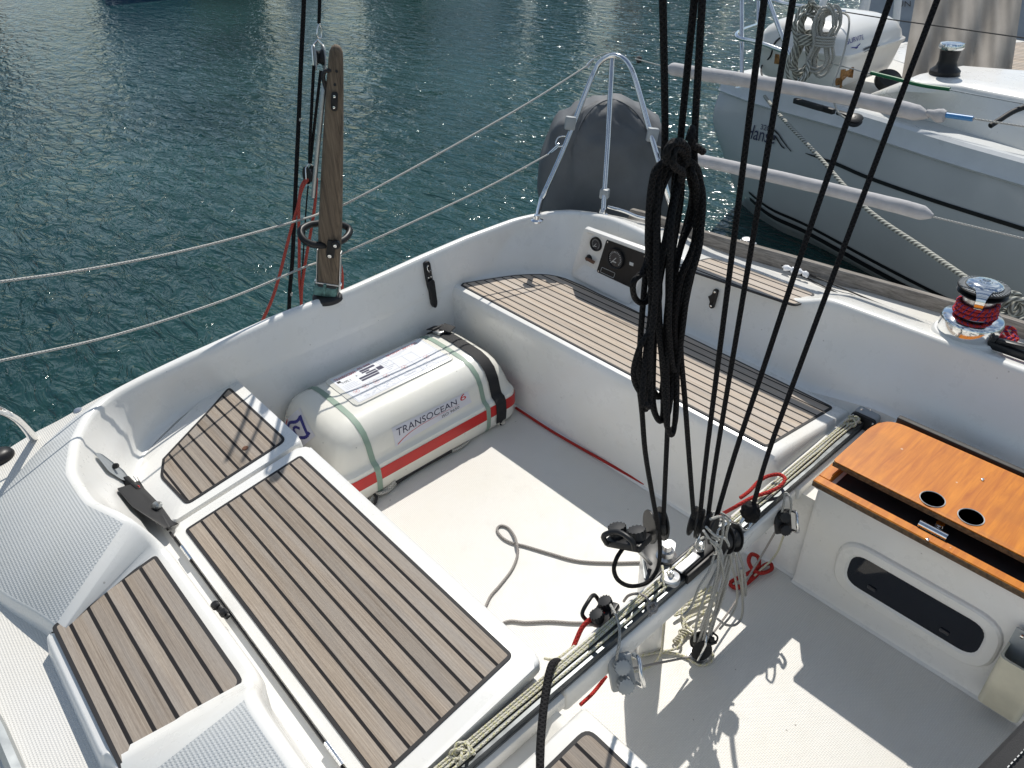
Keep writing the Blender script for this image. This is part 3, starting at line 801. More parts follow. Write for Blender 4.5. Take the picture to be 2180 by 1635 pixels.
# --- black knife sheath on the transom wall, handle bracket on the port coaming, rope clip in the gutter
def wallpt(px, py):
    r = ray(px, py); h = COAM.ray_cast(CAM, r.normalized(), 30)
    n = h[1] if h[1].dot(CAM - h[0]) > 0 else -h[1]
    return h[0], n
a, n1 = wallpt(905, 556); b, n2 = wallpt(922, 655)
nn = (n1 + n2).normalized(); ax = (a - b).normalized(); Bq = basis(x=ax, z=nn); L_ = (a - b).length; c = (a + b) / 2
def lo(x, y, z=0): return b + Bq @ V((x, y, z))
sh = slab('knife_sheath', roundpoly([lo(L_ * .62, -.016, .022), lo(L_ * .62, .016, .022), lo(L_ * .1, .013, .022), lo(0, 0, .022), lo(L_ * .1, -.013, .022)], .01, 4), nn, .022, M['black'], boat, .004)
pl = slab('clip_plate', roundpoly([lo(L_ * .56, -.015, .012), lo(L_ * .56, .015, .012), lo(L_, .015, .012), lo(L_, -.015, .012)], .012, 4), nn, .014, M['black'], sh, .003)
for u, v in ((.92, 0), (.68, .007), (.68, -.007)): screw(lo(L_ * u, v, .012), nn, .0045, sh)
tube('wire_loop', [lo(L_ * .93, .006, .016), lo(L_ * .86, .010, .02), lo(L_ * .80, .004, .02), lo(L_ * .83, -.006, .018)], .0016, M['chrome'], sh, 6)
a, n1 = wallpt(1527, 618); b, n2 = wallpt(1517, 652); nn = n1; ax = (a - b).normalized(); Bq = basis(x=ax, z=nn); L_ = (a - b).length
def lo(x, y, z=0): return b + Bq @ V((x, y, z))
hb = slab('handle_bracket', roundpoly([lo(-.006, -.010, .012), lo(-.006, .010, .012), lo(L_ * .38, .012, .012), lo(L_ * .5, .030, .012), lo(L_ * .62, .011, .012), lo(L_ + .006, .010, .012), lo(L_ + .006, -.010, .012)], .009, 4), nn, .012, M['black'], boat, .002)
for u in (.06, .94): screw(lo(L_ * u, 0, .012), nn, .0055, hb)
c0 = onS(470, 1300, .004); dcl = (onS(487, 1318) - onS(452, 1287)).normalized()
bm = bmesh.new(); add_box(bm, c0, (.075, .016, .010), basis(x=dcl, z=SN), .004)
for k in (-.022, .018): add_lathe(bm, [(.012, 0), (.012, .012), (.007, .016), (0, .016)], c0 + dcl * k, SN, 12)
finish('lid_catch', bm, M['black'], boat)

# --- winch on the port coaming
wx = Z(2050, 712, .69); wx = V((wx.x, 1.215, .672)); WA = V((0, .02, 1)).normalized()
WS = .966
wx = V((wx.x + .006, 1.232, .703))
lathe('winch_plinth', [(.108, -.05), (.106, -.014), (.100, -.006), (.09, -.005)], wx, M['gel_clean'], boat, WA, 40)
wb = lathe('winch', [(0.0908, -0.00966), (0.0937, 0.0), (0.0937, 0.03864), (0.0908, 0.04637), (0.08694, 0.04927), (0.05796, 0.0541), (0.05216, 0.05603)], wx, M['chrome'], boat, WA, 48)
lathe('drum', [(0.05216, 0.0541), (0.0483, 0.06182), (0.04733, 0.08211), (0.0483, 0.12365), (0.0541, 0.13138)], wx, M['steel'], wb, WA, 40)
lathe('self_tailer', [(0.05313, 0.12944), (0.07148, 0.13234), (0.07438, 0.13717), (0.05796, 0.14393), (0.05796, 0.14683), (0.07535, 0.15263), (0.07438, 0.15746), (0.0483, 0.16036), (0.0, 0.16036)], wx, M['black'], wb, WA, 40)
bm = bmesh.new(); Bq = basis(z=WA)
for k in range(44):
    a = k * 2 * math.pi / 44; dv = Bq @ V((math.cos(a), math.sin(a), 0))
    add_box(bm, wx + WA * .1585 + dv * .064, (.016, .003, .002), basis(x=dv, z=WA), 0)
finish('ribs', bm, M['grey_plastic'], wb)
lathe('cap', [(0.0541, 0.15746), (0.0541, 0.16422), (0.0483, 0.17002), (0.03284, 0.17388), (0.01932, 0.17532), (0.01835, 0.17774), (0.01159, 0.17871), (0.01063, 0.17291), (0.0, 0.17291)], wx, M['chrome'], wb, WA, 40)
dv = (V((CAM.x, CAM.y, 0)) - V((wx.x, wx.y, 0))).normalized(); dv = V((dv.x + .05, dv.y, 0)).normalized(); sd = dv.cross(WA)
bm = bmesh.new()
loft(bm, [[wx + WA * h * WS + dv * r_ * WS + sd * k * WS for k in (-w2, -w2 * .5, w2 * .5, w2)] for r_, h, w2 in ((.02, .178, .030), (.05, .174, .026), (.078, .166, .018), (.087, .155, .014), (.089, .135, .013), (.084, .118, .012), (.070, .116, .009), (.066, .140, .010))])
finish('stripper_arm', bm, M['chrome'], wb, 60)

# --- stern rail
rail = None
f1, f2, f3 = X(1143, 462, -1.66), V((-1.505, 1.255, .60)), Z(1437, 475, .61)
top = X(1303, 122, -1.56)
pts = [f1, D(1152, 425, 3.64), D(1200, 318, 3.62), D(1240, 215, 3.60), D(1262, 160, 3.59), D(1278, 132, 3.57), D(1303, 118, 3.55), D(1328, 126, 3.53), D(1345, 150, 3.51), D(1360, 195, 3.48), D(1385, 285, 3.42), D(1410, 370, 3.35), f3]
rail = tube('stern_rail', [pts[0]] + spl(pts[1:-1], 6) + [pts[-1]], .0125, M['chrome'], boat, 14)
tube('rail_post', [D(1303, 124, 3.56), D(1294, 300, 3.55), D(1284, 452, 3.54)], .0125, M['chrome'], rail, 14)
for f in (f1, D(1283, 450, 3.52)): lathe('rail_foot', [(.03, 0), (.029, .006), (.016, .012), (.0135, .03)], f - V((0, 0, .02)), M['chrome'], rail)
for a in ((1214, 262, 3.60), (1389, 287, 3.42)):
    c = D(*a); box('clamp', c, (.05, .036, .06), M['grey_plastic'], rail, basis(z=(0, .2, 1), x=CR), .006)
box('clamp', D(1287, 412, 3.545), (.042, .036, .045), M['grey_plastic'], rail, basis(z=(0, .1, 1), x=(.9, .5, .1)), .006)
for a, b in (((1206, 297, 3.5), (1187, 303, 3.5)),):
    tube('ring_eye', spl([D(1204, 290, 3.6), D(1190, 292, 3.6), D(1183, 304, 3.6), D(1188, 312, 3.6), D(1198, 310, 3.6)], 5), .0035, M['chrome'], rail, 8)

# starboard rail foot and its fairlead, stern light, genoa track
sr = tube('rail_foot_tube', spl([Z(-60, 850, .86), Z(-10, 868, .82), Z(30, 888, .72), Z(55, 912, .62), Z(76, 940, .525)], 8), .0135, M['chrome'], boat, 14)
lathe('rail_foot', [(.026, 0), (.025, .006), (.015, .012)], Z(76, 941, .522), M['chrome'], sr)
bm = bmesh.new(); q = Z(5, 976, .545); add_lathe(bm, [(0, .0), (.04, .002), (.052, .012), (.055, .024), (.05, .036), (.03, .046), (0, .048)], q - V((.02, .02, .022)), (0, 0, 1), 28)
for v in bm.verts: d_ = v.co - q; v.co = q + V((d_.x * .75, d_.y * 1.1, d_.z))
finish('fairlead', bm, M['black'], boat, 60)
lathe('deck_filler', [(.032, 0), (.031, .004), (.022, .006), (.018, .022), (.012, .028), (0, .030)], Z(172, 886, .54), M['steel'], boat, (0, 0, 1), 24)
tube('genoa_track', [Z(-60, 1450, .535), Z(0, 1560, .535), Z(60, 1700, .535)], .016, M['alu'], boat, 6)
tube('jib_fairlead_line', [V((-1.2, 1.40, .592)), V((-.6, 1.42, .592)), V((-.25, 1.33, .60)), V((.0, 1.295, .61))], .0028, M['black_matt'], boat, 6)

# wooden locker rack on the forward port seat
RZ = .455
def rack(px, py, z): return Z(px, py, z)
r1 = [V((.052, .492, RZ)), V((.052, .86, RZ)), V((1.25, .86, RZ)), V((1.25, .492, RZ))]
lk = thing('cockpit_rack', 'varnished orange plywood rack with two cup holes on the port side of the cockpit', 'rack', (.4, .7, .44))
bm = bmesh.new()
for a, b in (((.052, .490), (1.25, .522)), ((.052, .800), (1.25, .90)), ((.052, .522), (.088, .800)), ((1.21, .522), (1.25, .800))):
    add_box(bm, ((a[0] + b[0]) / 2, (a[1] + b[1]) / 2, .4495), (b[0] - a[0], b[1] - a[1], .022), None, .0025, 1)
base = finish('base_frame', bm, M['varnish'], lk, 30)
box('ply_edge', (.651, .4895, .4485), (1.196, .004, .018), M['ply_edge'], base, None, .001, 1)
box('well_shade', (.65, .66, .4395), (1.10, .26, .003), M['black_matt'], base, None, 0)  # black sheet paints the shade of the hollow inside the frame
TZ = .505
lp = roundpoly([V((.068, .560, TZ)), V((.068, .800, TZ + .004)), V((.10, .865, TZ + .006)), V((1.25, .875, TZ + .006)), V((1.25, .560, TZ))], [.012, .05, .05, 0, 0], 5)
bm = bmesh.new(); ln = V((0, -.025, 1)).normalized()
# lid with two cup holes: outer outline bridged to the holes
h1, h2 = Z(1985, 1063, TZ + .003), Z(2067, 1101, TZ + .003)
outer = [bm.verts.new(p) for p in lp]
holes = []
for h in (h1, h2): holes.append([bm.verts.new(V((h.x + .031 * math.cos(k * math.pi / 12), h.y + .031 * math.sin(k * math.pi / 12), TZ + .003))) for k in range(24)])
ed = []
for L in [outer] + holes:
    for i in range(len(L)): ed.append(bm.edges.new((L[i], L[(i + 1) % len(L)])))
bmesh.ops.triangle_fill(bm, use_beauty=True, use_dissolve=False, edges=ed)
top_f = list(bm.faces)
ex_ = bmesh.ops.extrude_face_region(bm, geom=top_f)
for v in [g for g in ex_['geom'] if isinstance(g, bmesh.types.BMVert)]: v.co.z -= .020
lidw = finish('rack_lid', bm, M['varnish'], lk, 30)
box('ply_edge', (.66, .5587, TZ - .011), (1.18, .004, .015), M['ply_edge'], lidw, None, .001, 1)
for h in (h1, h2):
    lathe('cup_ring', [(.031, 0), (.0325, .0015), (.034, 0)], V((h.x, h.y, TZ + .0045)), M['pale_mark'], lidw, (0, 0, 1), 28)
    for k in (-1, 0, 1): box('grille_bar', V((h.x, h.y + k * .012, TZ - .03)), (.055, .005, .003), M['chrome'], lidw, None, .001, 1)
c = Z(1985, 1133, .458)
la = tube('barrel_latch', [c + V((-.038, 0, .008)), c + V((.038, 0, .008))], .0105, M['chrome'], lk, 16)
lathe('latch_knob', [(0, .010), (.012, .008), (.014, 0)], c + V((.005, .028, .010)), M['chrome'], la)
screw(Z(1975, 1149, .461), (0, 0, 1), .005, base)
screw(Z(2092, 1021, TZ + .006), (0, 0, 1), .005, lidw)
box('rack_spine', (.68, .895, .478), (1.15, .022, .075), M['black_matt'], lk, None, .006)
# white locker flange under the rack
slab('seat_flange', roundpoly([V((.056, .49, .4395)), V((.056, .915, .4395)), V((.13, .935, .4395)), V((.16, .49, .4395))], [.02, .03, .02, 0], 4), (0, 0, 1), .006, M['gel_clean'], boat, .002)

# ================================================================== LIFERAFT CANISTER
YC, HL, XC = .030, .432, -1.505
SEC = [(-1.30, 0.0), (-1.268, .008), (-1.252, .035), (-1.246, .080), (-1.2455, .085), (-1.2455, .130), (-1.247, .136), (-1.254, .150), (-1.268, .157), (-1.274, .166), (-1.279, .185), (-1.289, .232), (-1.309, .275), (-1.342, .301), (-1.388, .315), (-1.45, .318), (-1.52, .320), (-1.60, .319), (-1.655, .311), (-1.695, .292), (-1.725, .255), (-1.740, .21), (-1.748, .166), (-1.755, .157), (-1.772, .150), (-1.778, .136), (-1.779, .13), (-1.779, .085), (-1.778, .080), (-1.772, .035), (-1.755, .008), (-1.72, 0)]
def rsec(s, off=0.0):
    """cross-section at |s|<=1 along the canister"""
    s = abs(s); out = []
    lowk = 1 - .10 * max(0, (s - .88) / .12) ** 2.2
    u = max(0, (s - .74) / .262); dome = max(0.0, 1 - u ** 2.8) ** (1 / 2.1)
    upx = 1 - .24 * u ** 2.8
    for x, z in SEC:
        if z > .1565:
            q = (z - .1565) / .1635
            zz = .1565 + (z - .1565) * dome
            xx = XC + (x - XC) * (upx + (1 - upx) * (1 - q) * .55)
        else: zz, xx = z, XC + (x - XC) * lowk
        out.append((xx, zz))
    if off:
        o2 = []
        n = len(out)
        for i in range(n):
            a, b = out[max(i - 1, 0)], out[min(i + 1, n - 1)]
            dx, dz = b[0] - a[0], b[1] - a[1]; l = math.hypot(dx, dz) or 1
            nx, nz = dz / l, -dx / l
            if nx * (out[i][0] - XC) + nz * (out[i][1] - .15) < 0: nx, nz = -nx, -nz
            o2.append((out[i][0] + nx * off, max(out[i][1] + nz * off, .001)))
        out = o2
    return out
raft = thing('liferaft', 'ivory white liferaft canister with red tape and black strap lying in the cockpit', 'liferaft', (XC, YC, 0))
bm = bmesh.new()
ss = [-1, -.993, -.975, -.95, -.915, -.87, -.82, -.76, -.70, -.62, -.5, -.25, 0, .25, .5, .62, .70, .76, .82, .87, .915, .95, .975, .993, 1]
rows = [[(x, YC + s * HL, z) for x, z in rsec(s)] for s in ss]
R = loft(bm, rows, closed=True)
bm.faces.new(R[0]); bm.faces.new(list(reversed(R[-1])))
body = finish('canister', bm, M['canister'], raft, 32)
RB = bvh_of(body)
bm = bmesh.new()
def band(i0, i1, off, ss_):
    rr = [[(x, YC + s * (HL + off) , z) for x, z in rsec(s, off)[i0:i1]] for s in ss_]
    return rr
loft(bm, band(4, 7, .0016, ss))
loft(bm, band(25, 28, .0016, ss))
for sgn in (-1, 1):
    a = [(x, YC + sgn * (HL + .0016), z) for x, z in rsec(1, .0016)]
    loft(bm, [[a[4], a[5], a[6]], [a[27], a[26], a[25]]])
finish('red_tape', bm, M['red'], raft, 40)
def strap(name, y, w_, mat, off, i0=1, i1=31, par=None):
    bm = bmesh.new()
    r_ = []
    for k in (0, .5, 1):
        yy = y - w_ / 2 + w_ * k; s = (yy - YC) / HL
        o_ = off * (1.0 if k == .5 else .75)
        sec = rsec(s, o_)[i0:i1]
        fine = []
        r_.append([(x, yy, z) for x, z in sec])
    loft(bm, r_)
    return finish(name, bm, mat, par or raft, 60)
strap('green_strap', -.258, .024, M['green_tape'], .0022)
strap('green_strap', .292, .022, M['green_tape'], .0022)
# moulded raised pad on top carrying the instruction label
LQ = [V((-1.418, -.212, 0)), V((-1.418, .268, 0)), V((-1.655, .268, 0)), V((-1.655, -.212, 0))]
pad = roundpoly([V((p.x, p.y, .3225)) for p in LQ], .02, 5)
slab('label_pad', pad, (0, 0, 1), .012, M['canister'], raft, .003)
LZ = .3228
lq = [V((-1.430, -.192, LZ)), V((-1.430, .256, LZ)), V((-1.646, .256, LZ)), V((-1.646, -.192, LZ))]
lab = decal('instruction_label', grid_shape(4, 3), lq, None, M['label'], raft, .0004)
def flat(name, shape, mat, lift=.0009): return decal(name, shape, lq, None, mat, lab, lift)
T = lambda s, x0, y0, x1, y1, **k: sub_shape(text_shape(s, **k), x0, y0, x1, y1)
R_ = lambda x0, y0, x1, y1: sub_shape(grid_shape(1, 1), x0, y0, x1, y1)
flat('lettering', join_shapes([T('TRANSOCEAN', .02, .86, .235, .94), T('ISO 9650', .27, .90, .40, .96), T('REVISION / SERVICING', .585, .89, .93, .955)]), M['ink_red'])
flat('lettering', join_shapes([T('TYPE 1', .045, .69, .135, .76), T('A', .20, .73, .215, .79), R_(.02, .77, .055, .835)]), M['ink_black'])
flat('text_bars', join_shapes([R_(.265, .80, .42, .865), R_(.265, .74, .345, .785), R_(.29, .675, .395, .72), R_(.20, .595, .395, .655), R_(.20, .52, .385, .575), R_(.405, .62, .465, .74)]), M['ink_navy'])
lines = []
for k in range(4): lines.append(R_(.02, .62 - k * .045, .15 + .02 * (k % 2), .628 - k * .045))
for k in range(9): lines.append(R_(.455 if k < 4 else .475, .93 - k * .055, .57 - .03 * (k % 3), .942 - k * .055))
for k in range(3): lines.append(R_(.60, .86 - k * .03, .80 - .04 * k, .866 - k * .03))
for a, b in (((.01, .42), (.455, .42)), ((.455, .42), (.99, .42)), ((.235, .42), (.235, .03)), ((.455, .42), (.455, .03)), ((.70, .44), (.70, .03)), ((.01, .03), (.99, .03)), ((.57, .97), (.57, .44)), ((.80, .74), (.80, .40)), ((.99, .03), (.99, .97)), ((.01, .03), (.01, .42)), ((.57, .74), (.80, .70)), ((.69, .74), (.69, .44))):
    lines.append(line_shape(a, b, .006, 2.1))
rr = random.Random(3)
for cx0 in (.03, .25, .48, .72):
    for k in range(16):
        a = (cx0 + rr.random() * .19, .06 + rr.random() * .17); b = (min(.98, a[0] + rr.uniform(-.06, .06)), a[1] + rr.uniform(-.05, .05)); lines.append(line_shape(a, b, .006, 2.1))
flat('fine_print', join_shapes(lines), M['ink_pale'], .0007)
rings = []
for cx0, cy0 in ((.075, .33), (.175, .35), (.285, .34), (.40, .36), (.60, .36), (.85, .36)):
    L = [(cx0 + .028 * math.cos(k * math.pi / 8), cy0 + .06 * math.sin(k * math.pi / 8)) for k in range(17)]
    rings += [line_shape(L[k], L[k + 1], .006, 2.1) for k in range(16)]
    rings += [line_shape((cx0 - .015, cy0 - .03), (cx0 + .015, cy0 + .03), .010, 2.1), line_shape((cx0 - .018, cy0 + .02), (cx0 + .014, cy0 - .02), .010, 2.1)]
flat('pictograms', join_shapes(rings), M['pale_red'], .0008)
# name sticker on the front shoulder
def rp_(px, py):
    r = ray(px, py); h = RB.ray_cast(CAM, r.normalized(), 30); return h[0]
nq = [rp_(842, 951), rp_(1004, 856), rp_(995, 833), rp_(833, 912)]
stk = decal('name_label', grid_shape(14, 5), nq, RB, M['label_lilac'], raft, .0014)
def onq(name, shape, mat, o_=.0022): return decal(name, shape, nq, RB, mat, stk, o_)
onq('lettering', T('TRANSOCEAN', .045, .47, .83, .86, shear=.12, size=1), M['ink_navy'])
onq('lettering', T('6', .875, .52, .955, .98, shear=.12), M['ink_red'])
onq('lettering', T('ISO 9650', .60, .10, .835, .29, shear=.12), M['ink_black'])
sw = [(.03, .06), (.10, .20), (.20, .33), (.33, .41), (.50, .42), (.70, .40), (.85, .38)]
onq('swoosh', join_shapes([line_shape(a, b, .045 - .006 * i, 4.5) for i, (a, b) in enumerate(zip(sw, sw[1:]))]), M['ink_red'], .0020)
# blue flag emblem on the end shoulder
fq = [rp_(640, 958), rp_(672, 928), rp_(640, 868), rp_(606, 900)]
if all(fq):
    fs = decal('flag_label', grid_shape(6, 6), fq, RB, M['label_lilac'], raft, .0014)
    def wave(y, x): return y + .07 * math.sin(x * 6.0)
    def ribbon(pts, w_): return join_shapes([line_shape(a, b, w_) for a, b in zip(pts, pts[1:])])
    xs = [i / 10 for i in range(11)]
    topl = [(.12 + .78 * x, wave(.78, x)) for x in xs]; botl = [(.12 + .78 * x, wave(.22, x)) for x in xs]
    decal('flag_emblem', join_shapes([ribbon(topl, .10), ribbon(botl, .10), line_shape((.14, .78), (.14, .22), .10), line_shape((.90, wave(.78, 1) + .04), (.80, wave(.22, .9)), .10), ribbon([(.34, .36), (.36, .62), (.52, .62), (.66, .48)], .09)]), fq, RB, M['ink_blue'], fs, .0022)
    decal('flag_stripe', ribbon([(.06, wave(.90, 0)), (.3, wave(.92, .3))], .05), fq, RB, M['ink_red'], fs, .0022)

# ratchet strap over the canister
rs_ = thing('ratchet_strap', 'black webbing ratchet strap tying the white liferaft canister down to the floor', 'strap', (-1.3, .36, .2))
strap('webbing', .360, .056, M['webbing'], .0065, 2, 30, rs_)
bx = V((-1.625, .352, .330))
buckle = box('buckle', bx, (.050, .050, .012), M['steel'], rs_, basis(z=(-.10, 0, 1), x=(1, 0, .10)), .003)
tube('lever', [bx + V((-.018, -.028, .008)), bx + V((-.018, .030, .008))], .006, M['black_matt'], buckle, 10)
box('strap_tail', bx + V((.012, .030, .006)), (.055, .060, .007), M['webbing'], rs_, basis(z=(.1, .12, 1), x=(1, .5, 0)), .003)
box('strap_tail', bx + V((-.045, .004, -.006)), (.075, .046, .005), M['webbing'], rs_, basis(z=(-.42, 0, 1), x=(1, .0, .42)), .002)
q = Z(1066, 899, .012); hk = lathe('hook', [(.004, 0), (.018, .002), (.020, .008), (.008, .012), (0, .013)], q - V((0, 0, .01)), M['chrome'], rs_)
tube('webbing_end', [V((-1.243, .362, .04)), q + V((-.006, .002, .01))], .014, M['webbing'], rs_, 8, flat=.25)

# painter line with black sleeve in front of the canister
pn = thing('painter_line', 'pale rope with a black sleeve lying along the floor in front of the liferaft', 'rope', (-1.2, 0, 0))
rope('rope_end', [Z(826, 1000, .05), Z(838, 1012, .045), Z(836, 1030, .03), Z(818, 1044, .016), Z(797, 1056, .012), Z(785, 1075, .01)], .0075, M['pale_rope'], pn)
rope('rope_tail', [Z(842, 1028, .022), Z(830, 1042, .014), Z(812, 1050, .024), Z(796, 1050, .018)], .007, M['pale_rope'], pn)
rope('sleeve', [Z(838, 1030, .017), Z(880, 1003, .017), Z(930, 975, .017), Z(960, 959, .017)], .0105, M['black_matt'], pn, 4, 10)
rope('rope_lead', [Z(958, 961, .016), Z(975, 955, .014), Z(990, 945, .013), Z(1005, 930, .014), Z(1018, 918, .022), Z(1016, 909, .05)], .0065, M['pale_rope'], pn)
rope('loop_end', [Z(795, 1050, .02), Z(801, 1058, .02), Z(800, 1068, .012), Z(796, 1074, .01)], .006, M['black_matt'], pn)

# ================================================================== TILLER
tl = thing('tiller', 'weathered grey wooden tiller standing upright on the transom', 'tiller', tuple(X(697, 640, -1.79)))
Bp, Tp = X(699, 612, -1.785), X(716, 97, -1.655)
ta = (Tp - Bp).normalized(); tsd = CR - ta * CR.dot(ta); tsd.normalize(); tfd = ta.cross(tsd)
if tfd.dot(CAM - Bp) < 0: tfd = -tfd
LT = (Tp - Bp).length
def tp(l, s=0, f=0): return Bp + ta * (l * LT) + tsd * s + tfd * f
bm = bmesh.new(); rows = []
for l, hw, hd in ((0.02, .040, .030), (.1, .0415, .030), (.3, .043, .030), (.5, .0385, .029), (.7, .033, .027), (.88, .027, .024), (.955, .0235, .022), (.98, .021, .020), (.995, .015, .015), (1.003, .006, .006)):
    c = tp(l); rows.append(roundpoly([c + tsd * a * hw + tfd * b * hd for a, b in ((-1, -1), (1, -1), (1, 1), (-1, 1))], min(hw, hd) * .75, 4))
R = loft(bm, rows, closed=True); bm.faces.new(R[0]); bm.faces.new(R[-1])
finish('tiller_arm', bm, M['tiller'], tl, 40)
b0 = X(699, 640, -1.785); b0.z = max(b0.z, .60)
lathe('collar', [(.060, -.012), (.060, .004), (.054, .010), (.040, .014), (0, .014)], b0 + V((0, 0, .0)), M['black_matt'], tl, (0, 0, 1), 30)
bm = bmesh.new(); cB = b0 + V((0, 0, .035)); Bq = basis(z=ta, x=tsd)
add_box(bm, cB, (.092, .062, .046), Bq, .010, 3); add_box(bm, cB + ta * .012 + tsd * .0, (.012, .074, .05), Bq, .004)
finish('tiller_head', bm, M['bronze'], tl, 40)
for s in (-1, 1):
    pl_ = box('strap_plate', tp(.085, s * .0445), (.005, .030, LT * .19), M['steel'], tl, basis(z=ta, x=tsd), .0015, 1)
    screw(tp(.03, s * .047, .008), tsd * s, .009, tl)
box('band', tp(.035, 0, .032), (.090, .004, .006), M['steel'], tl, basis(z=ta, x=tsd), .001, 1)
box('dark_slot', tp(.012, 0, .02), (.07, .03, .035), M['black_matt'], tl, basis(z=ta, x=tsd), .004)
for l, s in ((.918, .008), (.87, .004)):
    lathe('bolt_hole', [(0, .0008), (.0048, .0008), (.005, 0)], tp(l, s, .0248 if l > .9 else .0255), M['black_matt'], tl, tfd, 12)
pe = slab('pad_eye', roundpoly([tp(.845, -.006, .032), tp(.845, .016, .032), tp(.775, .016, .032), tp(.775, -.006, .032)], .01, 4), tfd, .007, M['black'], tl, .002)
for l in (.83, .79): screw(tp(l, .005, .032), tfd, .0055, pe)
lathe('eye_hole', [(0, .001), (.008, .001), (.008, 0)], tp(.81, .005, .0321), M['caulk'], pe, tfd, 14)
ck = slab('extension_clip', roundpoly([tp(.245, -.003, .036), tp(.245, .028, .036), tp(.165, .024, .036), tp(.165, -.006, .036)], .004, 3), tfd, .006, M['black'], tl, .001)
lathe('clip_roller', [(.016, 0), (.018, .004), (.018, .016), (.014, .020), (0, .020)], tp(.235, .030, .034), M['black'], ck, tfd, 20)
screw(tp(.235, .030, .054), tfd, .008, ck); screw(tp(.175, .008, .037), tfd, .009, ck)
hd = [(640, 492), (655, 480), (675, 476), (700, 474), (725, 478), (742, 486), (743, 497), (732, 510), (710, 519), (690, 522), (665, 520), (647, 510)]
rope('loop_handle', [X(a, b, -1.80 + .05 * (b - 498) / 25) for a, b in hd], .0135, M['black'], tl, 5, 12, True)
rope('extension', [X(692, 172, -1.70), X(686, 220, -1.70), X(675, 330, -1.73), X(667, 420, -1.76)], .0085, M['alu'], tl, 4, 12)
rope('extension_joint', [X(705, 150, -1.66), X(692, 152, -1.67), X(688, 165, -1.68), X(694, 190, -1.69)], .007, M['black_matt'], tl, 5)

# ================================================================== BACKSTAY TACKLE AND RED LINE
bx_ = -1.97
bt = thing('backstay_tackle', 'black backstay tackle with steel blocks hanging beside the wooden tiller', 'block and tackle', tuple(X(680, 100, bx_)))
BKX = lambda x, y, d=0: X(x, y, bx_ + d)
rope('stay_line', [BKX(682, -160), BKX(681, -20), BKX(679, 50)], .0065, M['black_rope'], bt)
tube('shackle', spl([BKX(680, 50), BKX(676, 62), BKX(676, 78), BKX(684, 80), BKX(684, 62), BKX(681, 52)], 4), .0035, M['chrome'], bt, 8)
def block(name, c, up, axis, r, wdt, parent, mcheek, msheave, n=1, strapm=None):
    """pulley: oval cheeks, sheaves and a metal strap"""
    up = V(up).normalized(); axis = V(axis); axis = (axis - up * axis.dot(up)).normalized(); fw = axis.cross(up)
    bm = bmesh.new()
    for k in range(n + 1):
        o_ = (k / n - .5) * wdt
        L = [c + axis * o_ + up * r * 1.35 * math.sin(a) + fw * r * math.cos(a) for a in [i * math.pi / 10 for i in range(20)]]
        add_slab(bm, [p + axis * r * .07 for p in L], axis, r * .14, r * .05, 2)
    add_lathe(bm, [(r * .3, -wdt * .5), (r * .3, wdt * .5)], c, axis, 12)
    b = finish(name, bm, mcheek, parent, 40)
    for k in range(n):
        o_ = ((k + .5) / n - .5) * wdt; w2 = wdt / n * .36
        lathe('sheave', [(r * .3, -w2), (r * .85, -w2), (r * .62, 0), (r * .85, w2), (r * .3, w2)], c + axis * o_, msheave, b, axis, 22)
    if strapm:
        for o_ in (-.5, .5):
            tube('strap', [c + axis * (wdt * o_ * 1.25) - up * r * 1.2, c + axis * (wdt * o_ * 1.3) + up * r * 1.1, c + up * r * 1.75], r * .12, strapm, b, 8)
    return b
upb = block('upper_block', BKX(679, 122), BKX(676, 80) - BKX(682, 160), CR * .9 + CF * .5, .034, .034, bt, M['grey_plastic'], M['black'], 1, M['chrome'])
rope('fall', [BKX(668, 140), BKX(664, 220), BKX(660, 300), BKX(659, 348)], .0062, M['black_rope'], bt)
rope('fall', [BKX(683, 150, .02), BKX(676, 210, .02), BKX(668, 280), BKX(661, 348)], .0058, M['black_rope'], bt)
lb = block('cam_block', BKX(660, 372), BKX(659, 340) - BKX(662, 400), CR * .5 + CF * .8, .026, .03, bt, M['black'], M['black_matt'], 1, M['chrome'])
rope('fall', [BKX(656, 395), BKX(652, 440), BKX(647, 520), BKX(640, 640), BKX(636, 700)], .0030, M['black_rope'], bt)
st_ = thing('backstay_line', 'long thick black line with pale whippings hanging down past the stern', 'rope', tuple(X(640, 250, -2.02)))
rope('line', [X(650, -160, -2.02), X(647, 0, -2.02), X(641, 130, -2.02), X(636, 252, -2.02), X(631, 360, -2.02), X(626, 480, -2.02), X(622, 560, -2.02), X(617, 620, -2.02), X(614, 700, -2.02)], [.0085] * 65, M['black_rope'], st_)
for a in ((637, 255), (618, 627)): tube('whipping', [X(a[0] + .3, a[1] - 4, -2.02), X(a[0], a[1] + 2, -2.02)], .0092, M['white_rope'], st_, 10)
rl = thing('red_line', 'faded red line looped and hanging beside the wooden tiller', 'rope', tuple(X(640, 500, bx_)))
rope('strand', [BKX(661, 382), BKX(650, 384), BKX(641, 400), BKX(634, 440), BKX(622, 480), BKX(609, 530), BKX(594, 590), BKX(578, 640), BKX(556, 690), BKX(545, 730)], .0062, M['coral_rope'], rl)
rope('strand', [BKX(660, 380, .01), BKX(648, 392, .01), BKX(638, 420, .01), BKX(636, 460, .01), BKX(637, 520, .01), BKX(637, 580, .01), BKX(640, 630, .01), BKX(644, 670, .01)], .0062, M['coral_rope'], rl)
rope('strand', [BKX(674, 380, .02), BKX(671, 430, .02), BKX(664, 480, .02), BKX(655, 530, .02), BKX(650, 560, .02), BKX(643, 610, .02), BKX(641, 660, .02)], .006, M['coral_rope'], rl)
rope('strand', [BKX(716, 545), BKX(724, 560), BKX(729, 590), BKX(727, 640)], .006, M['coral_rope'], rl)

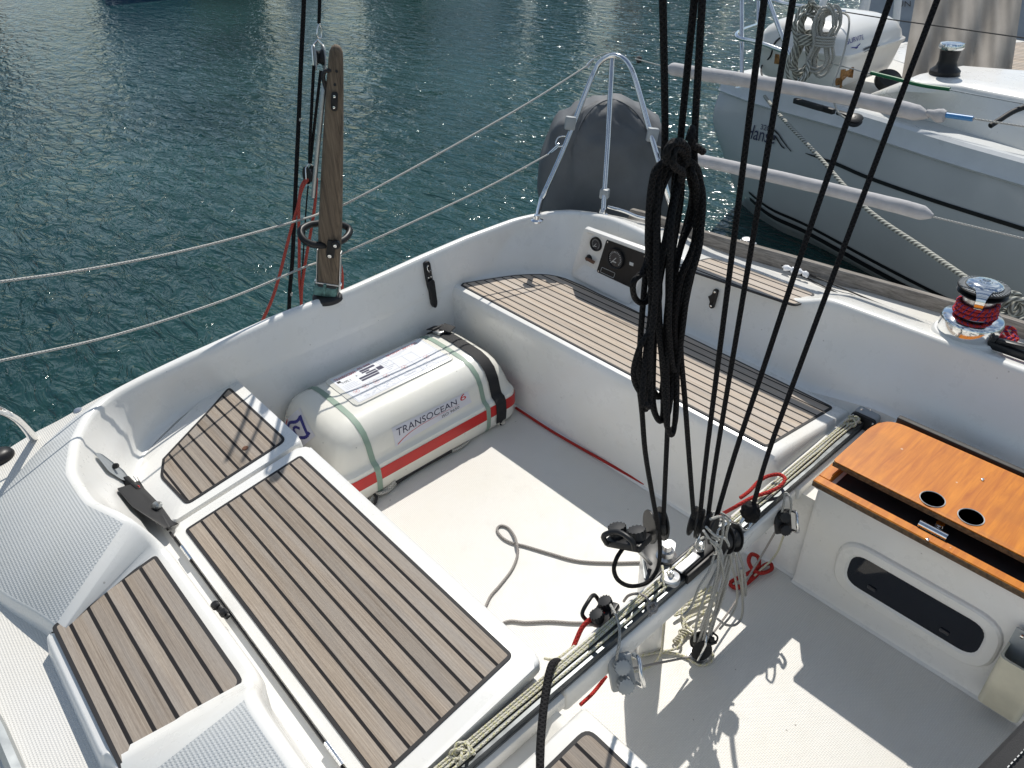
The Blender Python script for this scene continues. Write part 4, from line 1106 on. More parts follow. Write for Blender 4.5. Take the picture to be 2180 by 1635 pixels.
# ================================================================== LIFELINES ACROSS THE STERN AND COVERED ONES TO PORT
def sag(L, n=8): return spl(L, n)
ll = thing('stern_lifeline', 'upper white rope lifeline running across the stern behind the tiller', 'lifeline', tuple(X(740, 432, -1.72)), 'white rope lifelines across the stern')
rope('rope', [X(1252, 139, -1.86), X(1120, 222, -1.83), X(930, 330, -1.80), X(740, 432, -1.79), X(690, 450, -1.93), X(640, 468, -1.86), X(420, 527, -1.77), X(200, 571, -1.72), X(0, 600, -1.68), X(-160, 622, -1.65)], .0042, M['white_rope'], ll, 6)
rope('lashing', [X(1252, 139, -1.86), X(1260, 130, -1.86), X(1268, 122, -1.86), X(1292, 113, -1.85), X(1300, 118, -1.84)], .0026, M['white_rope'], ll)
tube('snap_hook', spl([X(1246, 144, -1.86), X(1254, 132, -1.86), X(1264, 126, -1.86), X(1260, 136, -1.86), X(1250, 146, -1.86)], 4), .0028, M['chrome'], ll, 6)
l2 = thing('stern_lifeline', 'lower white rope lifeline across the stern, meeting the tiller near its base', 'lifeline', tuple(X(740, 535, -1.74)), 'white rope lifelines across the stern')
rope('rope', [X(1168, 328, -1.76), X(1050, 392, -1.76), X(900, 463, -1.73), X(740, 535, -1.76), X(700, 552, -1.93), X(664, 563, -1.88), X(640, 572, -1.85), X(480, 638, -1.80), X(250, 712, -1.75), X(0, 768, -1.70), X(-160, 798, -1.68)], .0042, M['white_rope'], l2, 6)
tube('snap_hook', spl([X(1164, 330, -1.76), X(1174, 320, -1.76), X(1184, 311, -1.76), X(1190, 306, -1.76), X(1186, 314, -1.76), X(1172, 325, -1.76)], 4), .003, M['chrome'], l2, 6)
YL = 1.47
def cover(name, label, pts, r0, tie, wires):
    t_ = thing(name, label, 'lifeline cover', tuple(Y(*pts[0], YL)), 'padded covers on the port lifelines')
    P = spl([Y(a, b, YL) for a, b in pts], 14); n = len(P); rad = []
    for i in range(n):
        u = i / (n - 1); k = r0 * (1 + .02 * math.sin(u * 9) + .012 * math.sin(u * 31 + 1))
        if u > .93: k *= max(.30, 1 - (u - .93) / .07 * .75)
        if u < .03: k *= .55 + .45 * u / .03
        rad.append(k)
    bm = bmesh.new(); add_tube(bm, P, rad, 18)
    for v in bm.verts:
        w_ = noise.noise(v.co * 16) * .0016 + noise.noise(v.co * 60) * .0007
        v.co += V((0, 0, 1)) * w_ + V((0, -1, 0)) * w_
    finish('cloth_tube', bm, M['roll'], t_, 60)
    if tie:
        E_ = Y(*tie, YL); lathe('cuff', [(.010, -.030), (.013, -.012), (.019, .0), (.023, .016), (.018, .03), (.006, .034)], E_, M['roll'], t_, (P[-1] - P[-6]), 16)
    for k, (w_, r_, mt) in enumerate(wires): tube('wire' if mt != 'blue' else 'blue_sleeve', [Y(a, b, YL) for a, b in w_], r_, M[mt], t_, 8)
    return t_
cover('lifeline_cover', 'upper grey padded lifeline cover ending in a bright blue sleeve', [(1424, 146), (1500, 158), (1600, 173), (1700, 189), (1800, 207), (1900, 228), (1978, 247)], .026, (1992, 244), [([(2000, 243), (2071, 253)], .0085, 'blue'), ([(2068, 252), (2300, 288)], .0028, 'white_rope'), ([(1352, 125), (1428, 146)], .0028, 'white_rope')])
cover('lifeline_cover', 'lower grey padded lifeline cover with a knotted white end', [(1440, 330), (1540, 352), (1640, 374), (1740, 397), (1840, 421), (1920, 441), (1986, 460)], .0255, None, [([(1984, 461), (2300, 537)], .0032, 'white_rope'), ([(1400, 312), (1445, 331)], .003, 'white_rope')])
lathe('end_stop', [(0, -.012), (.013, -.01), (.017, 0), (.012, .012), (0, .014)], D(1360, 127, 3.48), M['black_matt'], rail, CR)
lathe('end_stop', [(0, -.012), (.013, -.01), (.017, 0), (.012, .012), (0, .014)], D(1412, 318, 3.36), M['black_matt'], rail, CR)

# ================================================================== OUTBOARD MOTOR UNDER COVER
om = thing('outboard_motor', 'outboard motor under a dark grey canvas cover hung outside the stern rail', 'outboard motor', tuple(D(1285, 400, 3.75)))
cc = D(1287, 340, 3.98); fx = V((CR.x, CR.y, 0)).normalized(); fz = V((0, 0, 1)); fy = fz.cross(fx)
if fy.dot(CF) < 0: fy = -fy          # away from the camera
ol = [(202, 0), (206, 24), (213, 50), (224, 76), (240, 98), (262, 115), (285, 125), (310, 132), (350, 140), (390, 141), (420, 139), (440, 134), (462, 118), (475, 100)]
sc_ = 3.98 / FPX
bm = bmesh.new(); rows = []
for py, hw in ol:
    zc = -(py - 340) * sc_ * (1.20 if py > 340 else .95); hw_ = max(.004, hw * sc_ * 1.0)
    dep = .19 * max(0.0, 1 - ((340 - py) / 138.0) ** 2) ** .5 if py < 340 else .19
    dep = max(dep, .01); ring = []
    NA = 40
    for k in range(NA):
        a = 2 * math.pi * k / NA; ca, sa = math.cos(a), math.sin(a)
        ex_p = .62 if sa < 0 else .8
        x_ = hw_ * math.copysign(abs(ca) ** .75, ca); y_ = dep * math.copysign(abs(sa) ** ex_p, sa)
        p = cc + fx * x_ + fz * zc + fy * (y_ - (.05 if sa < 0 else 0))
        w_ = noise.noise(p * 7) * .022 + noise.noise(V((x_ * 26, zc * 5, 0))) * .012
        p += (fx * ca + fy * sa) * w_
        ring.append(p)
    rows.append(ring)
R = loft(bm, rows, closed=True); bm.faces.new(R[0]); bm.faces.new(R[-1])
bmesh.ops.subdivide_edges(bm, edges=bm.edges[:], cuts=1, use_grid_fill=True, smooth=.6)
for v in bm.verts:
    d_ = v.co - cc
    fo = 0.0
    for ax_, az_ in ((-.17, .19), (.22, .13), (.0, -.22)):
        ux, uz = d_.dot(fx) - ax_, d_.z - az_; rr_ = math.hypot(ux, uz); th_ = math.atan2(uz, ux)
        fo += math.exp(-rr_ * 5.5) * (abs(noise.noise(V((th_ * 3.2, rr_ * 2, ax_ * 9)))) - .2) * .065 * min(1, rr_ * 14)
    cr_ = 1 - abs(noise.noise(V((d_.dot(fx) * 6 + d_.z * 3, d_.z * 9, 1.7)))) * 4
    fo += max(0, cr_) * .007
    v.co += d_.normalized() * (fo + noise.noise(V((d_.dot(fx) * 30, d_.z * 7, 3))) * .005)
mc = finish('canvas_cover', bm, M['cover'], om, 70)
MB = bvh_of(mc)
def onm(px, py, off=.003):
    h = MB.ray_cast(CAM, ray(px, py).normalized(), 30)
    return h[0] + (CAM - h[0]).normalized() * off if h[0] is not None else D(px, py, 3.75)
seam = [(1218, 330), (1228, 285), (1245, 250), (1270, 224), (1302, 212), (1335, 224), (1362, 250), (1380, 285), (1392, 330)]
tube('seam', spl([onm(a, b) for a, b in seam], 5), .0035, M['cover'], mc, 6)
lathe('clamp_leg', [(.05, 0), (.05, .2)], cc - fz * .55 + fy * .02, M['black'], om)
# folded chrome handle behind the coaming
tube('grab_bar', spl([D(1295, 440, 3.55), D(1330, 450, 3.5), D(1360, 462, 3.45), D(1400, 470, 3.4)], 6), .008, M['chrome'], boat, 10)
lathe('deck_plate', [(.05, 0), (.05, .012), (.03, .016), (0, .016)], Z(1355, 474, .615), M['black'], boat)

# ================================================================== MAINSHEET
ms = thing('mainsheet', 'black mainsheet tackle with hanging coil rising from the traveller in the cockpit centre', 'mainsheet', (0, -.1, .42))
MX = lambda x, y, d=0.0: X(x, y, d)
def fall(pts, d0=0.0, d1=0.0, r=.0058, n=4):
    k = len(pts); L = [MX(a, b, d0 + (d1 - d0) * i / (k - 1)) for i, (a, b) in enumerate(pts)]
    return rope('fall', L, r, M['black_rope'], ms, n)
fall([(1326, 1168), (1313, 1188), (1307, 1214), (1318, 1237), (1345, 1248), (1378, 1240), (1398, 1215), (1405, 1180), (1402, 1130), (1388, 1050), (1374, 965), (1367, 880), (1360, 790), (1371, 620), (1382, 520), (1398, 420), (1414, 330), (1415, 200), (1411, 0), (1409, -120)], -.09, 0)
fall([(1412, 1115), (1417, 1000), (1423, 860), (1427, 700), (1436, 480), (1446, 330), (1466, 120), (1478, 0), (1484, -120)], -.05, .01)
fall([(1477, 1102), (1469, 1000), (1458, 850), (1449, 740), (1455, 660), (1474, 580), (1486, 480), (1478, 330), (1488, 120), (1495, 0), (1500, -120)], .0, .02)
fall([(1490, 1102), (1505, 960), (1556, 560), (1627, 0), (1642, -120)], 0, 0, .006)
fall([(1507, 1102), (1527, 960), (1594, 560), (1688, 0), (1708, -120)], .005, 0, .006)
fall([(1521, 1115), (1565, 965), (1620, 800), (1735, 455), (1895, 0), (1937, -120)], .005, .0, .0068)
fall([(1603, 1078), (1637, 960), (1706, 770), (1810, 490), (1995, 0), (2040, -120)], .0, .0, .0072)
coil = [
 [(1446, 338), (1402, 352), (1386, 400), (1382, 520), (1386, 640), (1378, 760), (1370, 850), (1374, 872), (1379, 850), (1386, 720), (1412, 560), (1440, 420)],
 [(1450, 345), (1412, 352), (1393, 400), (1389, 520), (1394, 640), (1392, 760), (1387, 850), (1400, 893), (1412, 890), (1414, 840), (1420, 700), (1440, 560), (1470, 440), (1472, 380)],
 [(1450, 338), (1420, 355), (1402, 420), (1400, 560), (1405, 700), (1413, 820), (1420, 900), (1428, 926), (1436, 905), (1441, 800), (1436, 700), (1448, 600), (1480, 520), (1486, 420), (1472, 362)],
 [(1452, 340), (1480, 358), (1494, 420), (1491, 520), (1470, 600), (1452, 700), (1447, 770), (1440, 790), (1432, 770), (1425, 700), (1422, 600), (1428, 480)],
 [(1436, 345), (1408, 358), (1390, 420), (1385, 520), (1370, 575), (1349, 600), (1350, 630), (1364, 645), (1379, 638), (1388, 600), (1392, 500), (1410, 400)],
 [(1440, 340), (1404, 360), (1398, 480), (1396, 600), (1390, 690), (1364, 735), (1349, 785), (1352, 815), (1366, 836), (1379, 815), (1384, 740), (1400, 600), (1430, 440)],
 [(1448, 338), (1416, 356), (1396, 460), (1402, 620), (1384, 760), (1382, 826), (1394, 844), (1410, 838), (1416, 780), (1424, 640), (1452, 520), (1482, 450), (1476, 375)],
 [(1456, 338), (1486, 366), (1490, 460), (1474, 560), (1448, 660), (1438, 780), (1428, 850), (1422, 880), (1416, 850), (1418, 740), (1430, 560), (1450, 420)]]
rr = random.Random(11)
for q_, L in enumerate(list(coil)):
    if q_ in (0, 1, 2, 3, 7, 6): coil.append([(a + rr.uniform(-4, 4), b + rr.uniform(-12, 6) * (1 if b > 420 else .2)) for a, b in L])
L3 = []
for i, L in enumerate(coil):
    d_ = -.035 + .07 * ((i * 5) % len(coil)) / len(coil)
    for j, (a, b) in enumerate(L): L3.append(MX(a, b, d_ + .012 * math.sin(j * .9 + i)))
rope('coil', L3, .0056, M['black_rope'], ms, 5)
ring = [(1419, 346), (1420, 322), (1431, 305), (1448, 303), (1461, 316), (1462, 338), (1456, 352), (1458, 330), (1448, 318), (1434, 320), (1432, 345), (1440, 358), (1452, 366), (1450, 385)]
rope('coil_hitch', [MX(a, b, .05 + .008 * math.sin(i * .8)) for i, (a, b) in enumerate(ring)], .0066, M['black_rope'], ms, 5)
rope('rope_tail', [MX(1466, 300, .02), MX(1470, 285, .02), MX(1474, 274, .025), MX(1472, 290, .03), MX(1474, 308, .03), MX(1484, 314, .03), MX(1497, 323, .03)], .0062, M['black_rope'], ms, 5)
# blocks on the traveller car
axv = V((.75, .66, 0))
tb = block('triple_block', X(1497, 1118, .0), (0, .03, 1), (1, .25, 0), .034, .058, ms, M['black'], M['black_matt'], 3)
tube('shackle', spl([X(1490, 1140, 0), X(1482, 1160, 0), X(1487, 1172, 0), X(1497, 1170, 0), X(1499, 1152, 0), X(1496, 1140, 0)], 5), .004, M['chrome'], tb, 8)
kn = bmesh.new(); kc = X(1598, 1090, .0)
bmesh.ops.create_icosphere(kn, subdivisions=4, radius=.027)
for v in kn.verts:
    v.co *= 1 + noise.noise(v.co * 120) * .25; v.co = V((v.co.x, v.co.y, v.co.z * 1.2)) + kc
finish('stopper_knot', kn, M['black_rope'], ms, 60)
# swivel base: white pedestal with dark mirror plate, ratchet block and cam cleat on an arm
pc = Z(1400, 1185, .36)
ped = thing('swivel_base', 'white pedestal with black swivel plate and cam cleat beside the traveller', 'swivel cleat', (pc.x, pc.y, 0))
q4 = [Z(1364, 1155, .345), Z(1440, 1150, .345), Z(1428, 1225, .345), Z(1372, 1243, .345)]
bm = bmesh.new(); add_slab(bm, roundpoly(q4, .02, 4), (0, 0, 1), .335, .006); finish('pedestal', bm, M['gel_clean'], ped, 40)
slab('top_plate', roundpoly([p + V((0, 0, .006)) for p in q4], .02, 4), (0, 0, 1), .005, M['alu_dark'], ped, .001)
q5 = [Z(1365, 1163, .350), Z(1400, 1140, .350), Z(1412, 1215, .350), Z(1385, 1245, .350)]
slab('black_plate', roundpoly([p + V((0, 0, .008)) for p in q5], .008, 3), (0, 0, 1), .006, M['black'], ped, .001)
sc1 = pc + V((.01, .01, 0))
lathe('swivel', [(.030, 0), (.030, .008), (.022, .014), (.020, .03), (.014, .034), (.012, .05), (0, .052)], Z(1418, 1186, .352), M['steel'], ped)
rb_ = block('ratchet_block', X(1397, 1118, -.075), (0, .0, 1), (.4, .9, 0), .038, .034, ped, M['black'], M['black_matt'], 1)
def cam(name, c, dirv, up, sz, par, col='black', ringm=None):
    """cam cleat: base, two toothed cams and a fairlead hoop; dirv = rope direction"""
    B = basis(x=dirv, z=up); bm = bmesh.new()
    add_box(bm, c, (sz * .9, sz * 1.3, sz * .28), B, sz * .08)
    o = finish(name, bm, M[col], par, 40)
    for s in (-1, 1):
        bm = bmesh.new(); cc_ = c + B @ V((0, s * sz * .36, sz * .14)); add_lathe(bm, [(sz * .27, 0), (sz * .29, sz * .08), (sz * .27, sz * .32), (sz * .1, sz * .36), (0, sz * .36)], cc_, up, 16)
        for k in range(14):
            a = k * math.pi / 7; dv = B @ V((math.cos(a), math.sin(a), 0)); add_box(bm, cc_ + dv * sz * .275 + V(up).normalized() * sz * .2, (sz * .05, sz * .05, sz * .24), basis(x=dv, z=up), 0)
        finish('cam', bm, M['black_matt' if col == 'black' else 'grey_plastic'], o, 30)
    hp = [c + B @ V((sz * .50, -sz * .52, sz * .05)), c + B @ V((sz * .62, -sz * .50, sz * .42)), c + B @ V((sz * .55, 0, sz * .60)), c + B @ V((sz * .62, sz * .50, sz * .42)), c + B @ V((sz * .55, sz * .52, sz * .05))]
    tube('fairlead_hoop', spl(hp, 5), sz * .09, M[ringm or col], o, 8)
    return o
cam('cam_cleat', X(1338, 1150, -.09), V((.3, -1, -.1)), (-.35, .1, 1), .078, ped)
tube('arm', [X(1352, 1165, -.09), Z(1385, 1200, .37)], .006, M['steel'], ped, 8)
tube('arm', [X(1358, 1140, -.09), X(1392, 1135, -.078)], .006, M['black'], ped, 8)

# traveller car with its sheaves
car = thing('traveller_car', 'black and steel traveller car under the mainsheet block, on the track', 'traveller car', (TX, .03, .40))
bm = bmesh.new(); add_box(bm, (TX, .03, .414), (.046, .15, .020), None, .005)
for q_ in (-1, 1): add_box(bm, (TX + q_ * .0275, .03, .400), (.009, .15, .034), None, .002)
finish('car_body', bm, M['black'], car, 40)
box('car_plate', (TX, -.015, .4265), (.034, .085, .005), M['steel'], car, None, .002)
lathe('toggle', [(.010, 0), (.010, .02), (.007, .026), (0, .027)], (TX, .05, .426), M['chrome'], car)
for y_ in (-.082, .142):
    lathe('sheave_box', [(.026, 0), (.027, .006), (.017, .010), (.027, .015), (.024, .020), (.010, .023), (.007, .032), (0, .033)], (TX, y_, .403), M['steel'], car, (0, 0, 1), 24)
    screw((TX, y_, .436), (0, 0, 1), .006, car)
db = block('double_block', X(1549, 1148, .02), (-.2, .25, 1), (.3, 1, 0), .032, .056, ms, M['black'], M['black_matt'], 2, M['chrome'])
tube('shackle', spl([X(1583, 1103, 0), X(1575, 1120, 0), X(1588, 1128, 0), X(1600, 1112, 0)], 5), .005, M['chrome'], ms, 8)
# block standing on the sole and the white purchase between it and the double block
fb = thing('foot_block', 'black block with cam jaws standing on the forward cockpit floor under the tackle', 'block', tuple(Z(1488, 1392, 0)))
block('block', Z(1492, 1375, .05), (.1, .25, 1), (.6, -.7, 0), .030, .040, fb, M['black'], M['black_matt'], 1, M['chrome'])
lathe('eye_plate', [(.032, 0), (.030, .004), (.012, .006), (.008, .02), (0, .02)], Z(1484, 1396, 0), M['steel'], fb)
cam('jaws', Z(1508, 1365, .07), (.3, .4, -.5), (-.4, .3, .9), .034, fb)
rq2 = random.Random(21)
ln = thing('fine_tackle_line', 'fine pale cord rove several times between the traveller blocks and the floor block', 'line', tuple(X(1530, 1250, .03)))
for a, b, d0, d1 in (((1545, 1165), (1487, 1368), .02, .03), ((1552, 1168), (1495, 1372), .02, .03), ((1560, 1160), (1503, 1370), .025, .03), ((1566, 1165), (1510, 1360), .03, .04)):
    p0, p1 = X(*a, d0), Z(*b, .07); mid = (p0 + p1) / 2 + V((rr.uniform(-.006, .006), rr.uniform(-.006, .006), 0))
    rope('strand', [p0, mid, p1], .0040, M['pale_rope'], ln, 6)
for L in ([(1540, 1100), (1538, 1140), (1530, 1180), (1528, 1215), (1515, 1270), (1503, 1340)], [(1566, 1180), (1572, 1220), (1580, 1260), (1580, 1310), (1566, 1330), (1545, 1330), (1528, 1318)], [(1570, 1170), (1584, 1215), (1588, 1262), (1583, 1262), (1578, 1210)], [(1510, 1150), (1524, 1165), (1535, 1195), (1540, 1230), (1528, 1275)]):
    rope('strand', [X(a, b, .035 + .004 * i) for i, (a, b) in enumerate(L)], .0038, M['pale_rope'], ln, 6)
for L in ([(1508, 1112), (1520, 1090), (1545, 1098), (1560, 1118), (1552, 1140), (1530, 1132)], [(1512, 1124), (1535, 1108), (1558, 1130), (1572, 1125), (1578, 1105)]):
    rope('strand', [X(a, b, -.02) for a, b in L], .004, M['pale_rope'], ln, 6)

for L in ([(1500, 1130), (1512, 1150), (1530, 1160), (1536, 1190), (1530, 1235), (1512, 1290), (1490, 1340)], [(1505, 1122), (1525, 1140), (1545, 1150), (1556, 1190), (1550, 1240), (1532, 1300), (1512, 1330)], [(1515, 1105), (1535, 1100), (1552, 1112), (1548, 1145), (1556, 1200), (1568, 1260), (1560, 1300), (1530, 1340)], [(1520, 1180), (1510, 1215), (1490, 1250), (1470, 1290), (1455, 1310)], [(1545, 1170), (1530, 1210), (1500, 1265), (1484, 1320), (1478, 1365)], [(1530, 1150), (1508, 1142), (1490, 1150), (1482, 1165)]):
    rope('strand', [X(a + rq2.uniform(-3, 3), b, .03 + .01 * rq2.random()) for a, b in L], .0036, M['pale_rope' if rq2.random() < .6 else 'white_rope'], ln, 6)
# cream control lines lying along the track, with knots
tr = thing('traveller_control_lines', 'cream and yellow flecked control lines stretched along the traveller track', 'control line', (0, 0, .41))
def ry(y): return .4075
for x_, r_, ys in ((-.051, .0033, (-1.05, .945)), (-.043, .0033, (-1.05, .945)), (-.033, .0035, (.15, .945)), (-.022, .0035, (.15, .945)), (-.034, .0035, (-1.05, -.09)), (-.020, .0035, (-1.05, -.09))):
    L = [V((x_ + rr.uniform(-.002, .002), ys[0] + (ys[1] - ys[0]) * i / 10, .4068 + (.0 if x_ > -.04 else -.004) + .004 * (i in (0, 10)))) for i in range(11)]
    rope('line', L, r_, M['cream_rope'], tr, 4)
for kx, ky in ((-.030, .905), (-.034, -.80)):
    L = [V((kx + .018 * math.cos(a * 2.1) , ky + .022 * math.sin(a * 1.4), .414 + .010 * math.sin(a * 3))) for a in [i * .45 for i in range(22)]]
    rope('knot', L, .0036, M['cream_rope'], tr, 3)
rope('line', [Z(1410, 1205, .42), Z(1412, 1222, .425), Z(1414, 1260, .40), Z(1416, 1300, .33), Z(1412, 1345, .20), Z(1408, 1385, .08), Z(1395, 1410, .03), Z(1370, 1425, .02), Z(1340, 1432, .03)], .0036, M['cream_rope'], tr)
rope('line', [Z(1420, 1220, .425), Z(1455, 1190, .43), Z(1475, 1165, .435)], .0036, M['cream_rope'], tr)

# cam cleats on the beam
def cc_thing(px, py, z, label, dirv, up, sz, col='black', ringm=None):
    p = Z(px, py, z); t_ = thing('cam_cleat', label, 'cleat', tuple(p)); cam('cleat_body', p, dirv, up, sz, t_, col, ringm); return t_
cc_thing(1285, 1308, .372, 'black cam cleat on the traveller beam with a thick red line in it', (-1, -.25, 0), (-.3, -.2, 1), .064)
cc_thing(1322, 1430, .31, 'grey cam cleat on the forward face of the traveller beam', (.5, .7, .1), (.75, -.45, .5), .072, 'grey_plastic', 'chrome')
cc_thing(1666, 1110, .315, 'black cam cleat with steel hoop on the port end of the traveller beam', (.45, .75, 0), (.7, -.55, .45), .058, 'black', 'chrome')

# ropes lying about
def r_thing(label, L, r, mt, cat='rope', n=8, res=8):
    o = rope('rope', L, r, M[mt], None, n, res); return tag(o, label, cat)
gz = .006
L = [Z(1366, 1197, gz), Z(1300, 1198, gz), Z(1230, 1194, gz), Z(1170, 1178, gz), Z(1120, 1163, gz), Z(1088, 1155, gz), Z(1068, 1143, gz), Z(1058, 1128, gz), Z(1066, 1119, gz), Z(1082, 1124, gz), Z(1095, 1141, gz + .006), Z(1100, 1158, gz + .012), Z(1102, 1180, gz + .004), Z(1090, 1212, gz), Z(1065, 1245, gz), Z(1045, 1268, gz), Z(1034, 1290, gz), Z(1010, 1330, gz), Z(1010, 1350, gz), Z(1040, 1345, gz), Z(1080, 1323, gz), Z(1120, 1325, gz), Z(1170, 1323, gz), Z(1230, 1326, gz), Z(1290, 1322, gz), Z(1330, 1300, gz)]
r_thing('thin grey rope snaking in a loop across the sunlit cockpit floor', L, .0046, 'grey_rope')
r_thing('red rope lying straight along the foot of the port bench', [Z(1098, 868, .008), Z(1180, 921, .007), Z(1290, 984, .007), Z(1400, 1047, .007), Z(1470, 1088, .007), Z(1510, 1105, .01)], .0058, 'red_rope')
r_thing('thick red rope coming out of the black cam cleat and over the traveller beam', [Z(1292, 1306, .375), Z(1278, 1310, .378), Z(1258, 1318, .375), Z(1240, 1335, .36), Z(1228, 1360, .34), Z(1219, 1383, .32), Z(1212, 1402, .28), Z(1204, 1425, .1)], .0066, 'red_rope')
r_thing('red rope looped up over the traveller track at the port side', [Z(1534, 1096, .30), Z(1560, 1082, .40), Z(1600, 1060, .42), Z(1640, 1046, .422), Z(1662, 1034, .43), Z(1671, 1019, .435), Z(1658, 1010, .43), Z(1634, 1014, .42), Z(1614, 1026, .416), Z(1596, 1045, .415), Z(1576, 1060, .41)], .0058, 'red_rope')
r_thing('red rope tangled on the forward cockpit floor beside the port wall', [Z(1560, 1250, .01), Z(1585, 1245, .012), Z(1610, 1225, .012), Z(1625, 1205, .014), Z(1640, 1200, .014), Z(1642, 1212, .014), Z(1622, 1220, .02), Z(1604, 1214, .03), Z(1594, 1195, .05), Z(1600, 1180, .05), Z(1615, 1188, .03), Z(1612, 1215, .012), Z(1590, 1240, .014), Z(1568, 1252, .014), Z(1555, 1240, .012), Z(1590, 1222, .02), Z(1618, 1206, .022)], .0068, 'red_rope')
r_thing('short red rope end showing under the forward edge of the traveller beam', [Z(1236, 1500, .18), Z(1258, 1480, .17), Z(1275, 1460, .17), Z(1290, 1440, .2)], .0055, 'red_rope')
r_thing('thick black rope hanging over the starboard end of the traveller', [Z(1196, 1415, .375), Z(1186, 1409, .392), Z(1176, 1414, .418), Z(1170, 1430, .425), Z(1164, 1460, .424), Z(1156, 1520, .422), Z(1151, 1580, .42), Z(1150, 1640, .415), Z(1150, 1700, .41)], .0098, 'black_rope', 'rope', 8, 12)
r_thing('grey cord knotted over the traveller beam near the black cam cleat', [Z(1328, 1280, .33), Z(1338, 1268, .37), Z(1356, 1264, .395), Z(1374, 1270, .41), Z(1384, 1285, .415), Z(1392, 1290, .42), Z(1398, 1296, .42), Z(1392, 1304, .42), Z(1382, 1300, .42), Z(1380, 1290, .425), Z(1392, 1284, .425), Z(1398, 1290, .43), Z(1388, 1304, .418), Z(1382, 1312, .412)], .0040, 'grey_rope')
r_thing('pale cord running from the red cam cleat down to the grey cam cleat', [Z(1294, 1280, .39), Z(1302, 1292, .405), Z(1312, 1312, .41), Z(1319, 1340, .41), Z(1318, 1370, .41), Z(1313, 1400, .37), Z(1312, 1422, .32)], .0038, 'pale_rope')
r_thing('yellowish cord led from the port cam cleat down to the red tangle', [Z(1672, 1130, .30), Z(1664, 1152, .22), Z(1655, 1175, .13), Z(1640, 1195, .06), Z(1620, 1212, .03), Z(1606, 1226, .02)], .0034, 'cream_rope')
r_thing('grey cord led from the port cam cleat toward the floor block', [Z(1652, 1130, .29), Z(1620, 1185, .15), Z(1594, 1228, .08), Z(1560, 1290, .05), Z(1500, 1372, .06)], .0034, 'grey_rope')
r_thing('pale cord arching from the port cam cleat over the track', [Z(1662, 1100, .33), Z(1668, 1075, .39), Z(1672, 1050, .425), Z(1682, 1060, .42), Z(1684, 1082, .38), Z(1678, 1102, .33)], .0036, 'pale_rope')
r_thing('grey cord stretched across the floor from the grey cam cleat to the floor block', [Z(1340, 1425, .28), Z(1400, 1412, .16), Z(1470, 1398, .05)], .0034, 'grey_rope')
# loose heap of cream line on the floor
hp = []
for L in ([(1340, 1405), (1370, 1395), (1405, 1388), (1440, 1380), (1452, 1362), (1446, 1345), (1455, 1340)], [(1455, 1340), (1462, 1318), (1500, 1300), (1520, 1285), (1500, 1282), (1450, 1300), (1438, 1310), (1480, 1292), (1520, 1270), (1525, 1262), (1480, 1280), (1450, 1290), (1500, 1262), (1522, 1250), (1500, 1255), (1460, 1280)], [(1460, 1280), (1452, 1300), (1460, 1330), (1478, 1348), (1470, 1350), (1455, 1335), (1462, 1316), (1490, 1306), (1515, 1310), (1490, 1325), (1475, 1335), (1500, 1330), (1518, 1318)]):
    hp += [Z(a, b, .006 + .018 * abs(math.sin(i * 1.3 + len(hp)))) for i, (a, b) in enumerate(L)]
r_thing('tangled heap of cream line on the floor just forward of the traveller', hp, .0042, 'cream_rope', 'rope', 6)
r_thing('cream cord coiled round the foot of the floor block', [Z(1400, 1388, .006), Z(1440, 1392, .006), Z(1465, 1402, .006), Z(1490, 1416, .006), Z(1512, 1410, .006), Z(1518, 1392, .008), Z(1505, 1386, .012)], .004, 'cream_rope')
r_thing('cream cord end beside the black rope at the starboard end of the beam', [Z(1160, 1402, .30), Z(1172, 1404, .34), Z(1186, 1402, .36), Z(1210, 1385, .34), Z(1226, 1372, .33)], .0036, 'cream_rope')
bm = bmesh.new()
tlash = thing('cord_lashing', 'whipped cream cord eye lying beside the floor block', 'lashing', tuple(Z(1450, 1358, .01)))
for i in range(6): add_tube(bm, [Z(1440 + i * 4, 1366 - i * 4, .012) + V((.009 * math.cos(k * math.pi / 6), .004 * math.cos(k * math.pi / 6), .009 * math.sin(k * math.pi / 6))) for k in range(12)], .003, 6, True)
finish('whipping', bm, M['cream_rope'], tlash)

# red sheet round the winch
wr = thing('winch_sheet', 'red and blue flecked sheet wound round the polished winch with a loose knot', 'rope', tuple(wx))
L = []
for i in range(66):
    a = 1.2 + i * 2 * math.pi / 20; h = .062 + .046 * i / 65; r_ = .0565 if i > 20 else .060
    L.append(wx + V((math.cos(a) * r_, math.sin(a) * r_, h)))
rope('turns', L, .0068, M['red_blue_rope'], wr, 2, 10)
rope('tail', [wx + V((.05, -.035, .072)), D(2105, 690, 2.47), D(2128, 712, 2.45), D(2146, 722, 2.45), D(2160, 712, 2.46), D(2156, 700, 2.47), D(2138, 698, 2.48), D(2126, 712, 2.47), D(2140, 728, 2.45), D(2165, 722, 2.45), D(2155, 706, 2.47)], .0068, M['red_blue_rope'], wr, 8)
rope('tail', [wx + V((.058, -.02, .10)), D(2124, 690, 2.49), D(2140, 704, 2.49), D(2152, 722, 2.48), D(2180, 742, 2.47), D(2240, 775, 2.45)], .0066, M['red_blue_rope'], wr, 6)
rope('tail', [D(2092, 712, 2.44), D(2108, 724, 2.43), D(2128, 730, 2.44), D(2142, 724, 2.45)], .0066, M['red_blue_rope'], wr, 6)
